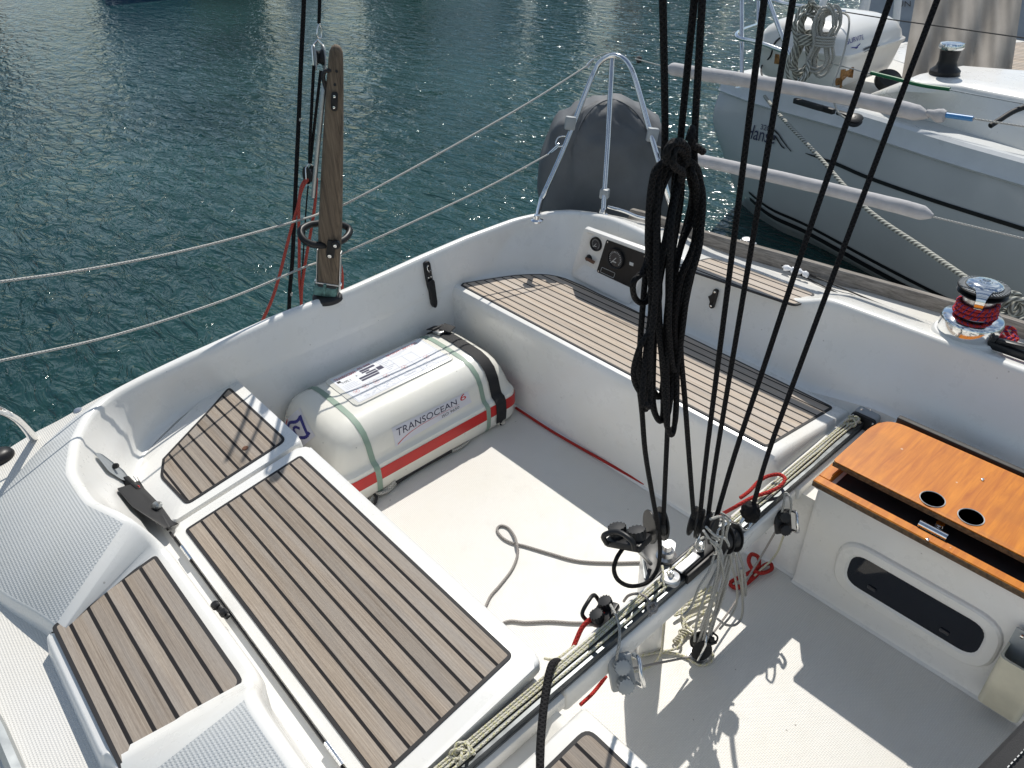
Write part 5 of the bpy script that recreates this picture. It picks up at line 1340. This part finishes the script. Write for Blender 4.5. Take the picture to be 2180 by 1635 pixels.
# rope clutch next to the winch
cz = Z(2140, 748, .69)
clu = thing('rope_clutch', 'black rope clutch with lever on the coaming beside the winch', 'rope clutch', tuple(cz))
bm = bmesh.new(); add_box(bm, cz + V((0, .0, .010)), (.15, .034, .026), None, .006); finish('clutch_body', bm, M['black'], clu)
box('lever', cz + V((.01, 0, .032)), (.085, .022, .014), M['black'], clu, basis(z=(-.12, 0, 1), x=(1, 0, .12)), .004)
lathe('roller', [(.012, -.013), (.014, 0), (.012, .013)], cz + V((-.045, 0, .03)), M['black_matt'], clu, (0, 1, 0), 16)
box('lever', cz + V((.13, .002, .020)), (.10, .030, .03), M['black'], clu, None, .006)

# fairlead, thin black line and knotted cloth on the port side deck
fd = Z(1590, 524, .60)
fl = thing('deck_fairlead', 'small steel fairlead block on the port side deck beside the toe rail', 'fairlead', tuple(fd))
bm = bmesh.new(); add_box(bm, fd + V((0, 0, .012)), (.075, .04, .020), None, .006); add_lathe(bm, [(.020, 0), (.024, .003), (.021, .012), (.008, .015), (0, .013)], fd + V((-.005, 0, .022)), (0, 0, 1), 22); finish('fairlead_body', bm, M['steel'], fl)
r_thing('thin black line running along the port side deck from the steel fairlead to the winch', [Z(1604, 530, .606), Z(1630, 548, .604), Z(1668, 566, .604), Z(1705, 578, .606), Z(1790, 612, .606), Z(1880, 650, .606), Z(1975, 685, .62)], .0034, 'black_matt', 'rope', 5)
cl_ = bmesh.new()
pts = [Z(1668, 568, .612), Z(1680, 572, .620), Z(1690, 574, .622), Z(1700, 578, .618), Z(1712, 580, .620), Z(1718, 590, .612)]
add_tube(cl_, spl(pts, 6), [.004 + .008 * abs(math.sin(i * .42)) for i in range(31)], 10)
for v in cl_.verts: v.co += V((1, 1, 1)) * noise.noise(v.co * 90) * .004
tag(finish('cloth_strip', cl_, M['label'], None, 60), 'twisted white cloth strip knotted on the thin black deck line', 'cloth')

# black wedge bracket with a grey plate lying on the starboard coaming
wb_ = thing('winch_handle_bracket', 'black wedge shaped bracket with a grey plate leaning against the starboard coaming', 'bracket', tuple(D(300, 1075, 2.2)))
h = [onS(*q, .03) for q in ((250, 1040), (282, 1030))]
def sd(px, py, d):
    h_ = COAM.ray_cast(CAM, ray(px, py).normalized(), 30)[0] or onS(px, py, -.02)
    return D(px, py, min((h_ - CAM).dot(CF) - .012 - max(0, 2.24 - d) * .25, 3))
A = [sd(250, 1038, 2.20), sd(287, 1032, 2.17), sd(340, 1078, 2.11), sd(362, 1132, 2.06), sd(278, 1085, 2.12)]
bm = bmesh.new(); add_slab(bm, roundpoly([sd(248, 1040, 2.20), sd(284, 1028, 2.18), sd(338, 1080, 2.10), sd(362, 1122, 2.06), sd(354, 1127, 2.07), sd(280, 1078, 2.13)], .006, 3), -CF, .075, .004); finish('wedge', bm, M['black_matt'], wb_)
slab('grey_plate', roundpoly([sd(201, 964, 2.22), sd(214, 966, 2.22), sd(262, 1002, 2.18), sd(273, 1018, 2.17), sd(264, 1024, 2.18), sd(232, 1004, 2.21)], .01, 4), -CF, .006, M['grey_plastic'], wb_, .002)
lathe('knob', [(.009, -.006), (.009, .004), (.006, .006), (0, .006)], sd(246, 992, 2.14), M['black'], wb_, -CF, 18)
bm = bmesh.new(); add_box(bm, sd(272, 1026, 2.15), (.035, .022, .03), basis(x=CR * .7 + CD * .7, z=-CF), .004); add_box(bm, sd(283, 1040, 2.14), (.028, .03, .03), basis(x=CR * .7 + CD * .7, z=-CF), .004); finish('clamp', bm, M['black'], wb_)
lathe('red_button', [(.008, 0), (.008, .005), (0, .006)], sd(293, 1038, 2.11), M['red'], wb_, -CF, 14)
tube('white_slot', [sd(280, 1052, 2.10), sd(303, 1084, 2.075)], .0025, M['pale_mark'], wb_, 6)
lathe('round_knob', [(.010, -.02), (.013, 0), (.0115, .009), (.006, .013), (0, .013)], sd(333, 1076, 2.02), M['alu'], wb_, -CF, 22)

# cream winch-handle pocket on the forward port wall, dark canvas edge at the companionway
pk = thing('handle_pocket', 'cream plastic pocket screwed to the forward port wall beside the dark window', 'pocket', (.72, .49, .1))
pz0, pz1 = .045, .27
bm = bmesh.new()
def pring(z, k, off): return roundpoly([V((.655 + off, .505, z)), V((.655 + off, .505 - k, z)), V((.76 - off, .505 - k, z)), V((.76 - off, .505, z))], [.002, .018, .018, .002], 4)
loft(bm, [pring(pz0, .040, .006), pring(pz0 + .01, .05, .0), pring(pz1 - .01, .070, 0), pring(pz1, .070, .0), pring(pz1, .063, .006), pring(pz0 + .02, .040, .008)], closed=True)
finish('pocket_shell', bm, M['pocket'], pk, 40)
slab('back_plate', [V((.655, .500, .33)), V((.76, .500, .33)), V((.76, .500, .20)), V((.655, .500, .20))], (0, -1, 0), .004, M['grey_plastic'], pk)
screw(V((.675, .4955, .315)), (0, -1, 0), .006, pk)
cv = thing('canvas_edge', 'black canvas edge with white stitching at the companionway corner', 'canvas', (.76, .2, .5))
e0, e1 = Z(2060, 1665, .50), Z(2230, 1490, .50)
dv = (e1 - e0).normalized(); pr = V((dv.y, -dv.x, 0))
if pr.x < 0: pr = -pr
bm = bmesh.new(); loft(bm, [[e0 - dv * .3 + pr * w_ + V((0, 0, zz)), e1 + dv * .3 + pr * w_ + V((0, 0, zz))] for w_, zz in ((0, -.02), (-.004, 0), (.004, .008), (.03, .010), (.034, .004), (.20, .0))])
finish('canvas_sheet', bm, M['webbing'], cv, 40)
bm = bmesh.new()
for i in range(26):
    p = e0 + (e1 - e0) * (i / 25) + pr * .030 + V((0, 0, .0115)); add_box(bm, p, (.007, .002, .0012), basis(x=dv, z=(0, 0, 1)), 0)
o = finish('stitching', bm, M['pale_mark'], cv, 0); o['kind'] = 'stuff'

# ================================================================== NEIGHBOURING SAILBOAT
nb = thing('sailboat', 'grey hulled sailboat moored alongside to the right with a black stripe and winged emblem', 'sailboat', tuple(Z(1825, 285, .6)))
SZN = .62
shp = [(1533, 194), (1600, 219), (1650, 235), (1740, 260), (1825, 285), (2015, 347), (2180, 397), (2420, 470), (2700, 560)]
sheer = spl([Z(a, b, SZN) for a, b in shp], 6)
bdir = (sheer[-8] - sheer[0]); bdir.z = 0; bdir.normalize(); bout = V((-bdir.y, bdir.x, 0))
if bout.y < 0: bout = -bout            # away from us
bots = [Z(1583, 413, -.02), Z(1640, 462, -.10), Z(1720, 500, -.13), Z(1872, 585, -.16), Z(2030, 668, -.17), Z(2300, 800, -.17)]
ns = len(sheer)
Ls = [(p - sheer[0]).dot(bdir) for p in sheer]
bot = []
bt_ = spl(bots, 10)
Lb = [(p - sheer[0]).dot(bdir) for p in bt_]; 
def botat(s):
    for i in range(len(bt_) - 1):
        if Lb[i] <= s <= Lb[i + 1] or i == len(bt_) - 2:
            u = (s - Lb[i]) / (Lb[i + 1] - Lb[i] + 1e-9); return bt_[i] * (1 - u) + bt_[i + 1] * u
rows = []
s0b = Lb[0]
for i, p in enumerate(sheer):
    s = Ls[i]; e = botat(max(s, s0b) if s > s0b else s0b)
    if s < s0b:   # rounded quarter, the transom
        u = max(0, s / s0b); e = bt_[0] + (p - sheer[0]) * 1.0 - bdir * (s0b * 0) ; e = V((bt_[0].x, bt_[0].y, bt_[0].z)) - bdir * (s0b - s) * .9 + V((0, 0, .30 * (1 - u) ** 1.6))
    r_ = []
    for v_ in (0, .08, .2, .35, .5, .65, .8, .9, 1.0):
        q = p.lerp(e, v_); q += -bout * .06 * math.sin(v_ * math.pi); r_.append(q)
    under = V((e.x, e.y, WZ - .3)) + bout * .45
    r_ += [e.lerp(under, .15), e.lerp(under, .5), under]
    rows.append(r_)
bm = bmesh.new(); loft(bm, rows)
# transom
tr0 = rows[0]; far = [q + bout * (2.6 - .3 * j / 8) for j, q in enumerate(tr0)]
loft(bm, [tr0, [q - bdir * .02 + bout * .03 for q in tr0], far])
hl = finish('hull', bm, M['hull_grey'], nb, 40); HB = bvh_of(hl)
def nstripe(name, v0, v1, mat, i0=0, i1=None, off=.004):
    bm = bmesh.new(); rw = []
    for r_ in rows[i0:i1]:
        p, e = r_[0], r_[8]
        rw.append([(p.lerp(e, v_) - bout * (.06 * math.sin(v_ * math.pi) + off)) for v_ in (v0, (v0 + v1) / 2, v1)])
    loft(bm, rw); return finish(name, bm, mat, nb, 40)
nstripe('boot_stripe', .955, 1.0, M['black'], 8, None, .006)
nstripe('boot_stripe', .885, .915, M['black'], 8, None, .006)
# black styling line
hs = lambda px, py: (lambda h: h[0] if h[0] is not None else D(px, py, 5))(HB.ray_cast(CAM, ray(px, py).normalized(), 40))
sl = [(1716, 326), (1780, 348), (1850, 378), (1990, 427), (2180, 487), (2230, 503)]
P = spl([hs(a, b) for a, b in sl], 6)
bm = bmesh.new(); loft(bm, [[p - bout * .006 + V((0, 0, k * w_)) for p, w_ in zip(P, [.004 + .018 * min(1, i / 6) for i in range(len(P))])] for k in (-.5, .5)]); finish('styling_line', bm, M['black'], nb, 0)
# gunwale band, deck
gun = [[p + V((0, 0, 0)) - bout * .012, p + V((0, 0, .012)) - bout * .02, p + V((0, 0, .03)) - bout * .004, p + V((0, 0, .10)) + bout * .010, p + V((0, 0, .115)) + bout * .03, p + V((0, 0, .112)) + bout * .07] for p in sheer]
bm = bmesh.new(); loft(bm, gun); finish('gunwale', bm, M['hull_band'], nb, 40)
bm = bmesh.new(); loft(bm, [[p + V((0, 0, .108)) + bout * .07, p + V((0, 0, .112)) + bout * .30] for p in sheer]); finish('side_deck', bm, M['skid_grey'], nb)
bm = bmesh.new(); loft(bm, [[p + V((0, 0, .112)) + bout * .30, p + V((0, 0, .114)) + bout * .36] for p in sheer]); finish('deck_margin', bm, M['gel_clean'], nb)
bm = bmesh.new(); loft(bm, [[p + V((0, 0, .100)) + bout * .36, p + V((0, 0, .10)) + bout * 2.6] for p in sheer]); finish('cockpit_deck', bm, M['skid'], nb)
# coaming block with sloping end
CT = .94
tip = Z(1836, 206, .735); rid = [Z(1925, 174, CT), Z(2050, 182, CT), Z(2180, 207, CT), Z(2500, 275, CT)]; bk = [Z(1958, 158, CT), Z(2050, 140, CT), Z(2180, 150, CT), Z(2500, 190, CT)]
lo_ = [Z(1842, 212, .735), Z(2000, 262, .735), Z(2180, 318, .735), Z(2500, 420, .735)]
bm = bmesh.new()
rws = []
front = [tip] + rid; lower = [tip + V((0, 0, -.01))] + lo_[1:] + [lo_[-1] + bdir]
front = [tip, rid[0], rid[1], rid[2], rid[3]]; lower = [tip + V((0, 0, -.004)), Z(1900, 232, .735), lo_[1], lo_[2], lo_[3]]
back = [tip + bout * .02, bk[0], bk[1], bk[2], bk[3]]
for a, b, c in zip(lower, front, back):
    up = V((0, 0, 1)); k = min(1, (b.z - a.z) / .15) if b.z > a.z else 0
    rws.append([a - up * .35 + bout * .05, a, a.lerp(b, .5), b - up * .05 * k, b - up * .018 * k + bout * .008 * k, b - up * .004 * k + bout * .03 * k, b.lerp(c, .35), c, c - up * .3 * k + bout * .05])
L2 = []
for a, b in zip(rws, rws[1:]):
    for j in range(5): L2.append([p.lerp(q, j / 5) for p, q in zip(a, b)])
L2.append(rws[-1])
loft(bm, L2); finish('cockpit_coaming', bm, M['gel_clean'], nb, 50)
# winch
wn_ = Z(2010, 158, CT); wk = .0
dist = (wn_ - CAM).dot(CF); u_ = dist / FPX
w2 = lathe('winch', [(30 * u_, 0), (30 * u_, 12 * u_), (27 * u_, 15 * u_), (21 * u_, 20 * u_), (18 * u_, 30 * u_), (20 * u_, 52 * u_), (24 * u_, 56 * u_)], wn_ - V((0, 0, .01)), M['black'], nb, (0, 0, 1), 32)
lathe('cap', [(24 * u_, 55 * u_), (25 * u_, 60 * u_), (23 * u_, 66 * u_), (12 * u_, 68 * u_), (0, 68 * u_)], wn_ - V((0, 0, .01)), M['chrome'], w2, (0, 0, 1), 32)
lathe('winch_base', [(34 * u_, -.02), (33 * u_, 0), (30 * u_, .006)], wn_ - V((0, 0, .008)), M['gel_clean'], w2, (0, 0, 1), 32)
# emblem and lettering on the quarter
hq = [hs(1588, 293), hs(1650, 307), hs(1655, 279), hs(1594, 262)]
def ndecal(name, shp_, q, mat): return decal(name, shp_, q, HB, mat, nb, .008)
ndecal('lettering', text_shape('Hanse', shear=.15), hq, M['ink_navy'])
ndecal('lettering', text_shape('320'), [hs(1620, 275), hs(1640, 280), hs(1642, 268), hs(1622, 264)], M['ink_navy'])
wing = []
for pts in ([(0, .62), (.10, .95), (.25, 1.0), (.45, .82), (.62, .52), (.82, .22), (1.0, .0)], [(.12, .45), (.20, .66), (.32, .62), (.42, .40), (.56, .16), (.68, .10)]):
    wing += [line_shape(a, b, .17 * (1 - i * .11), 1.6) for i, (a, b) in enumerate(zip(pts, pts[1:]))]
ndecal('emblem', join_shapes(wing), [hs(1644, 313), hs(1686, 322), hs(1682, 284), hs(1640, 275)], M['ink_black'])
# stern rail
uS = lambda x, y, d: D(x, y, d)
nr = tube('stern_rail', [uS(1579, -40, 4.75), uS(1579, 70, 4.75), uS(1579, 158, 4.75)], .014, M['chrome'], nb, 12)
rope('rail_tube', [uS(1620, 50, 5.2), uS(1585, 62, 4.95), uS(1568, 72, 4.78), uS(1576, 82, 4.70), uS(1620, 92, 4.60), uS(1690, 118, 4.45)], .013, M['chrome'], nr, 5, 12)
tube('rail_tube', [uS(1632, -10, 4.55), uS(1662, 70, 4.45), uS(1692, 140, 4.40), uS(1712, 182, 4.38)], .013, M['chrome'], nr, 12)
rope('rail_tube', [uS(1560, -10, 5.0), uS(1640, 0, 4.7), uS(1680, 10, 4.6), uS(1760, 20, 4.45), uS(1800, 26, 4.4)], .012, M['chrome'], nr, 5, 12)
tube('rail_tube', [uS(1614, 0, 5.2), uS(1614, 60, 5.2)], .012, M['chrome'], nr, 10)
# instrument dial, mooring fairlead, deck bits
lathe('compass', [(.085, -.02), (.085, .0), (.070, .02), (.06, .02), (.02, .035), (0, .035)], D(1893, 171, 4.75), M['black'], nb, (-CF + V((0, 0, .5))), 28)
bm = bmesh.new(); c = D(1820, 250, 4.05); add_lathe(bm, [(.035, 0), (.042, .012), (.034, .022), (.042, .034), (.03, .04), (0, .04)], c - V((0, 0, .03)), (.2, -.3, 1), 26); add_box(bm, c + bdir * -.05, (.13, .04, .02), basis(x=bdir, z=(0, 0, 1)), .008); finish('jib_block', bm, M['black'], nb)
for px, py, l in ((1720, 222, .20), (1755, 232, .14)): box('deck_track', D(px, py, 4.25), (l, .03, .03), M['black_matt'], nb, basis(x=bdir, z=(0, 0, 1)), .006)
lathe('cleat', [(.02, 0), (.014, .02), (.02, .04), (.012, .045), (0, .045)], D(1571, 186, 4.55), M['chrome'], nb)
# wires and hoses on its rail
t_ = thing('lifeline', 'lower wire lifeline of the neighbouring boat with a green hose sleeve', 'lifeline', tuple(D(1900, 170, 4.0)))
tube('wire', [D(1745, 128, 4.3), D(1850, 156, 4.1), D(2020, 191, 3.8), D(2240, 232, 3.5)], .0035, M['steel'], t_, 6)
rope('green_sleeve', [D(1854, 155, 4.09), D(1900, 166, 4.0), D(1960, 181, 3.9), D(2022, 190, 3.8)], .0095, M['green'], t_, 5, 10)
t_ = tube('lifeline', [D(1790, 24, 4.5), D(1900, 42, 4.3), D(2060, 64, 4.0), D(2260, 92, 3.7)], .0035, M['black_matt'], None, 6); tag(t_, 'thin upper wire lifeline of the neighbouring boat', 'lifeline')
stp = tube('sail_tie', spl([D(2108, 268, 3.6), D(2130, 254, 3.6), D(2160, 236, 3.6), D(2200, 222, 3.6)], 6), .013, M['black_matt'], None, 8); tag(stp, 'black strap hanging over the cabin side of the neighbouring boat', 'strap')
# mooring line from its quarter to our side deck
ml = spl([Z(1628, 205, .72), D(1660, 245, 4.45), D(1740, 330, 4.0), D(1840, 440, 3.55), D(1960, 525, 3.15), Z(2072, 602, .70)], 12)
tag(tube('mooring_line', ml, .0105, M['laid_rope'], None, 12), 'white laid mooring line stretched between the neighbouring boat and the winch', 'mooring line')
kn = []
kc = D(2150, 640, 2.75)
for i in range(60):
    a = i * .62; kn.append(kc + fx * (.02 * (i / 60) * 6 - .05 + .045 * math.cos(a)) + V((0, 0, 1)) * (.035 * math.sin(a) - .0006 * i) + fy * (.03 * math.sin(a * .37)))
tag(tube('mooring_rope', spl(kn, 3), .0095, M['laid_rope'], None, 10), 'grey laid rope heaped and knotted on the toe rail behind the winch', 'rope')

# liferaft case on its stern
dN = bdir; oN = bout
c0 = Z(1592, 160, .80); c1 = Z(1782, 196, .80); lenN = (c1 - c0).length; ax = (c1 - c0).normalized(); dp = V((-ax.y, ax.x, 0)); dp = dp if dp.y > 0 else -dp
c2 = Z(1872, 140, .80); depN = min(.75, max(.45, (c2 - c1).dot(dp)))
hN = .36
rf2 = thing('liferaft', 'white liferaft case with rust stains on the stern of the neighbouring boat', 'liferaft', tuple(c0.lerp(c1, .5)))
def rloop(k, z, ins):
    return roundpoly([c0 + ax * ins + dp * ins + V((0, 0, z)), c1 - ax * ins + dp * ins + V((0, 0, z)), c1 - ax * ins + dp * (depN - ins) + V((0, 0, z)), c0 + ax * ins + dp * (depN - ins) + V((0, 0, z))], k, 6)
bm = bmesh.new()
prof = [(.10, 0, .05), (.10, .01, .035), (.10, .06, .02), (.10, .13, .008), (.10, .17, 0), (.10, .185, -.012), (.10, .20, -.012), (.10, .21, .004), (.11, .25, .012), (.13, .29, .03), (.14, .32, .065), (.15, .34, .11), (.12, .348, .17)]
R = loft(bm, [rloop(k, z, i_) for k, z, i_ in prof], closed=True); bm.faces.new(R[0]); bm.faces.new(R[-1])
cs = finish('case', bm, M['canister2'], rf2, 50); CB2 = bvh_of(cs)
def ch(px, py):
    h = CB2.ray_cast(CAM, ray(px, py).normalized(), 40); return h[0] if h[0] is not None else D(px, py, 4.6)
for L in ([(1690, 62), (1652, 88), (1640, 120), (1622, 140), (1622, 160), (1632, 180)], [(1768, 74), (1735, 100), (1722, 128), (1706, 150), (1706, 172), (1712, 188)]):
    P = [ch(a, b) for a, b in L]; tube('strap', [p + (CAM - p).normalized() * .006 for p in spl(P, 5)], .0055, M['black_matt'], rf2, 8)
lq2 = [ch(1803, 86), ch(1836, 74), ch(1838, 88), ch(1806, 100)]
decal('lettering', text_shape('SURVITE'), [ch(1836, 74), ch(1803, 88), ch(1806, 97), ch(1838, 84)] if 0 else [ch(1802, 96), ch(1838, 84), ch(1836, 74), ch(1800, 86)], CB2, M['ink_blue'], rf2, .004)
decal('emblem', join_shapes([line_shape((0, .5), (.5, .2), .2), line_shape((.5, .2), (1, .9), .15), line_shape((.4, .2), (.6, .0), .3)]), [ch(1812, 106), ch(1832, 100), ch(1830, 92), ch(1811, 97)], CB2, M['ink_blue'], rf2, .004)
decal('fine_print', join_shapes([R_(0, .7, .9, .95), R_(0, .35, .6, .6), R_(0, 0, 1, .1)]), [ch(1838, 112), ch(1872, 98), ch(1869, 90), ch(1836, 103)], CB2, M['ink_black'], rf2, .004)
for px, py in ((1788, 172), (1655, 122), (1812, 150)):
    p = ch(px, py); decal('rust_stain', grid_shape(3, 3), [p + ax * -.02 - V((0, 0, .04)), p + ax * .02 - V((0, 0, .04)), p + ax * .015 + V((0, 0, .02)), p - ax * .015 + V((0, 0, .02))], CB2, M['rust'], rf2, .003)
# hanks of rope tied to the rail
def hank(name, label, px, py, d_, w_, h_, turns, r_, mt, grp=None):
    t_ = thing(name, label, 'rope hank', tuple(D(px, py, d_))); c = D(px, py, d_); L = []
    rq = random.Random(int(px))
    for k in range(turns):
        ph = rq.uniform(-1, 1); dz = rq.uniform(-.04, .04)
        for a in [i * math.pi / 6 for i in range(12)]:
            s_, c_ = math.sin(a), math.cos(a)
            pinch = .35 + .65 * abs(c_) ** .6
            L.append(c + fx * (w_ * .5 * s_ * pinch + ph * w_ * .22) + V((0, 0, c_ * (h_ * .5 + dz * c_))) + fy * (ph * .03) )
    rope('coil', L, r_, M[mt], t_, 2, 8)
    L = [c + fx * (w_ * .36 * math.cos(a)) + fy * (.05 * math.sin(a)) + V((0, 0, h_ * .14 - .0016 * i)) for i, a in enumerate([k * .7 for k in range(40)])]
    rope('wrap', L, r_, M[mt], t_, 2, 8)
    return t_
hank('rope_hank', 'thick cream laid rope hank tied to the rail of the neighbouring boat', 1716, 90, 4.25, .17, .36, 7, .0095, 'laid_rope')
hank('rope_hank', 'thinner grey braided rope hank hanging right of the thick cream one', 1752, 92, 4.2, .16, .33, 7, .0068, 'pale_rope')
r_thing('long loose rope end hanging down from the grey hank', [D(1775, 25, 4.2), D(1800, 30, 4.15), D(1808, 45, 4.1), D(1802, 90, 4.1), D(1788, 140, 4.1), D(1772, 190, 4.1), D(1782, 235, 4.08), D(1800, 252, 4.05)], .0055, 'pale_rope', 'rope', 6)
r_thing('frayed laid rope end hanging from the cream hank', [D(1722, 130, 4.2), D(1716, 160, 4.2), D(1698, 175, 4.2), D(1692, 190, 4.2)], .010, 'laid_rope', 'rope', 5)
# beige canvas hung over its cockpit
cvn = thing('canvas_cover', 'beige canvas cover hanging in folds over the cockpit of the neighbouring boat', 'canvas cover', tuple(D(2050, 100, 5.2)))
bm = bmesh.new(); rw = []
for j in range(15):
    v_ = j / 14; py = -60 + 235 * v_; row = []
    for i in range(41):
        u = i / 40; x0 = 1958 - 40 * v_; x1 = 2185 - 35 * v_
        p = D(x0 + (x1 - x0) * u, py, 5.15 - .25 * v_ - .35 * u + .05 * math.sin(u * 17 + v_ * 4) * (.4 + v_ * .6) + .02 * math.sin(u * 41 - v_ * 6)); row.append(p)
    rw.append(row)
loft(bm, rw); finish('canvas', bm, M['beige'], cvn, 80)
# teak side seat beyond
bm = bmesh.new()
P = [Z(2142, 92, .80), Z(2300, 80, .80), Z(2300, 175, .80), Z(2118, 158, .80)]
teak_panel('teak_seat', P, (0, 0, 1), M['teak_pale'], nb, v0=0)

# ================================================================== BOAT BEHIND
fbt = thing('motorboat', 'slate blue boat with white rail tubes and dark lettering behind the beige canvas', 'boat', tuple(D(1890, 60, 7)))
bm = bmesh.new(); loft(bm, [[D(1846, -60, 7.0), D(1830, 108, 6.9)], [D(1990, -60, 6.7), D(1985, 92, 6.6)], [D(2260, -60, 6.2), D(2260, 90, 6.1)]]); fh = finish('hull_side', bm, M['hull_far'], fbt, 40); FB = bvh_of(fh)
dq = [D(1900, 17, 6.8), D(1962, 12, 6.7), D(1962, -2, 6.7), D(1900, 3, 6.8)]
decal('lettering', text_shape('UN OI'), [D(1911, 16, 6.8), D(1966, 13, 6.68), D(1966, 0, 6.68), D(1911, 3, 6.8)], FB, M['ink_black'], fbt, .01)
for L in ([(1748, 30), (1758, -5), (1800, -12), (1840, -6), (1838, 10), (1826, 60)], [(1850, -30), (1846, 0), (1838, 40), (1832, 62)], [(1914, -30), (1908, 40), (1900, 90)]):
    rope('rail_tube', [D(a, b, 5.9) for a, b in L], .028, M['gel_clean'], fbt, 5, 12)
bm = bmesh.new(); P = [D(1872, 108, 5.9), D(1930, 88, 6.0), D(1960, 100, 5.6), D(1945, 140, 5.3), D(1880, 118, 5.6)]; add_slab(bm, P, (0, 0, 1), .25, .01); finish('swim_deck', bm, M['gel_clean'], fbt)
for o in list(bpy.data.objects):
    if o.type == 'MESH' and o.parent is None and 'kind' not in o and 'label' not in o: print('UNTAGGED', o.name)
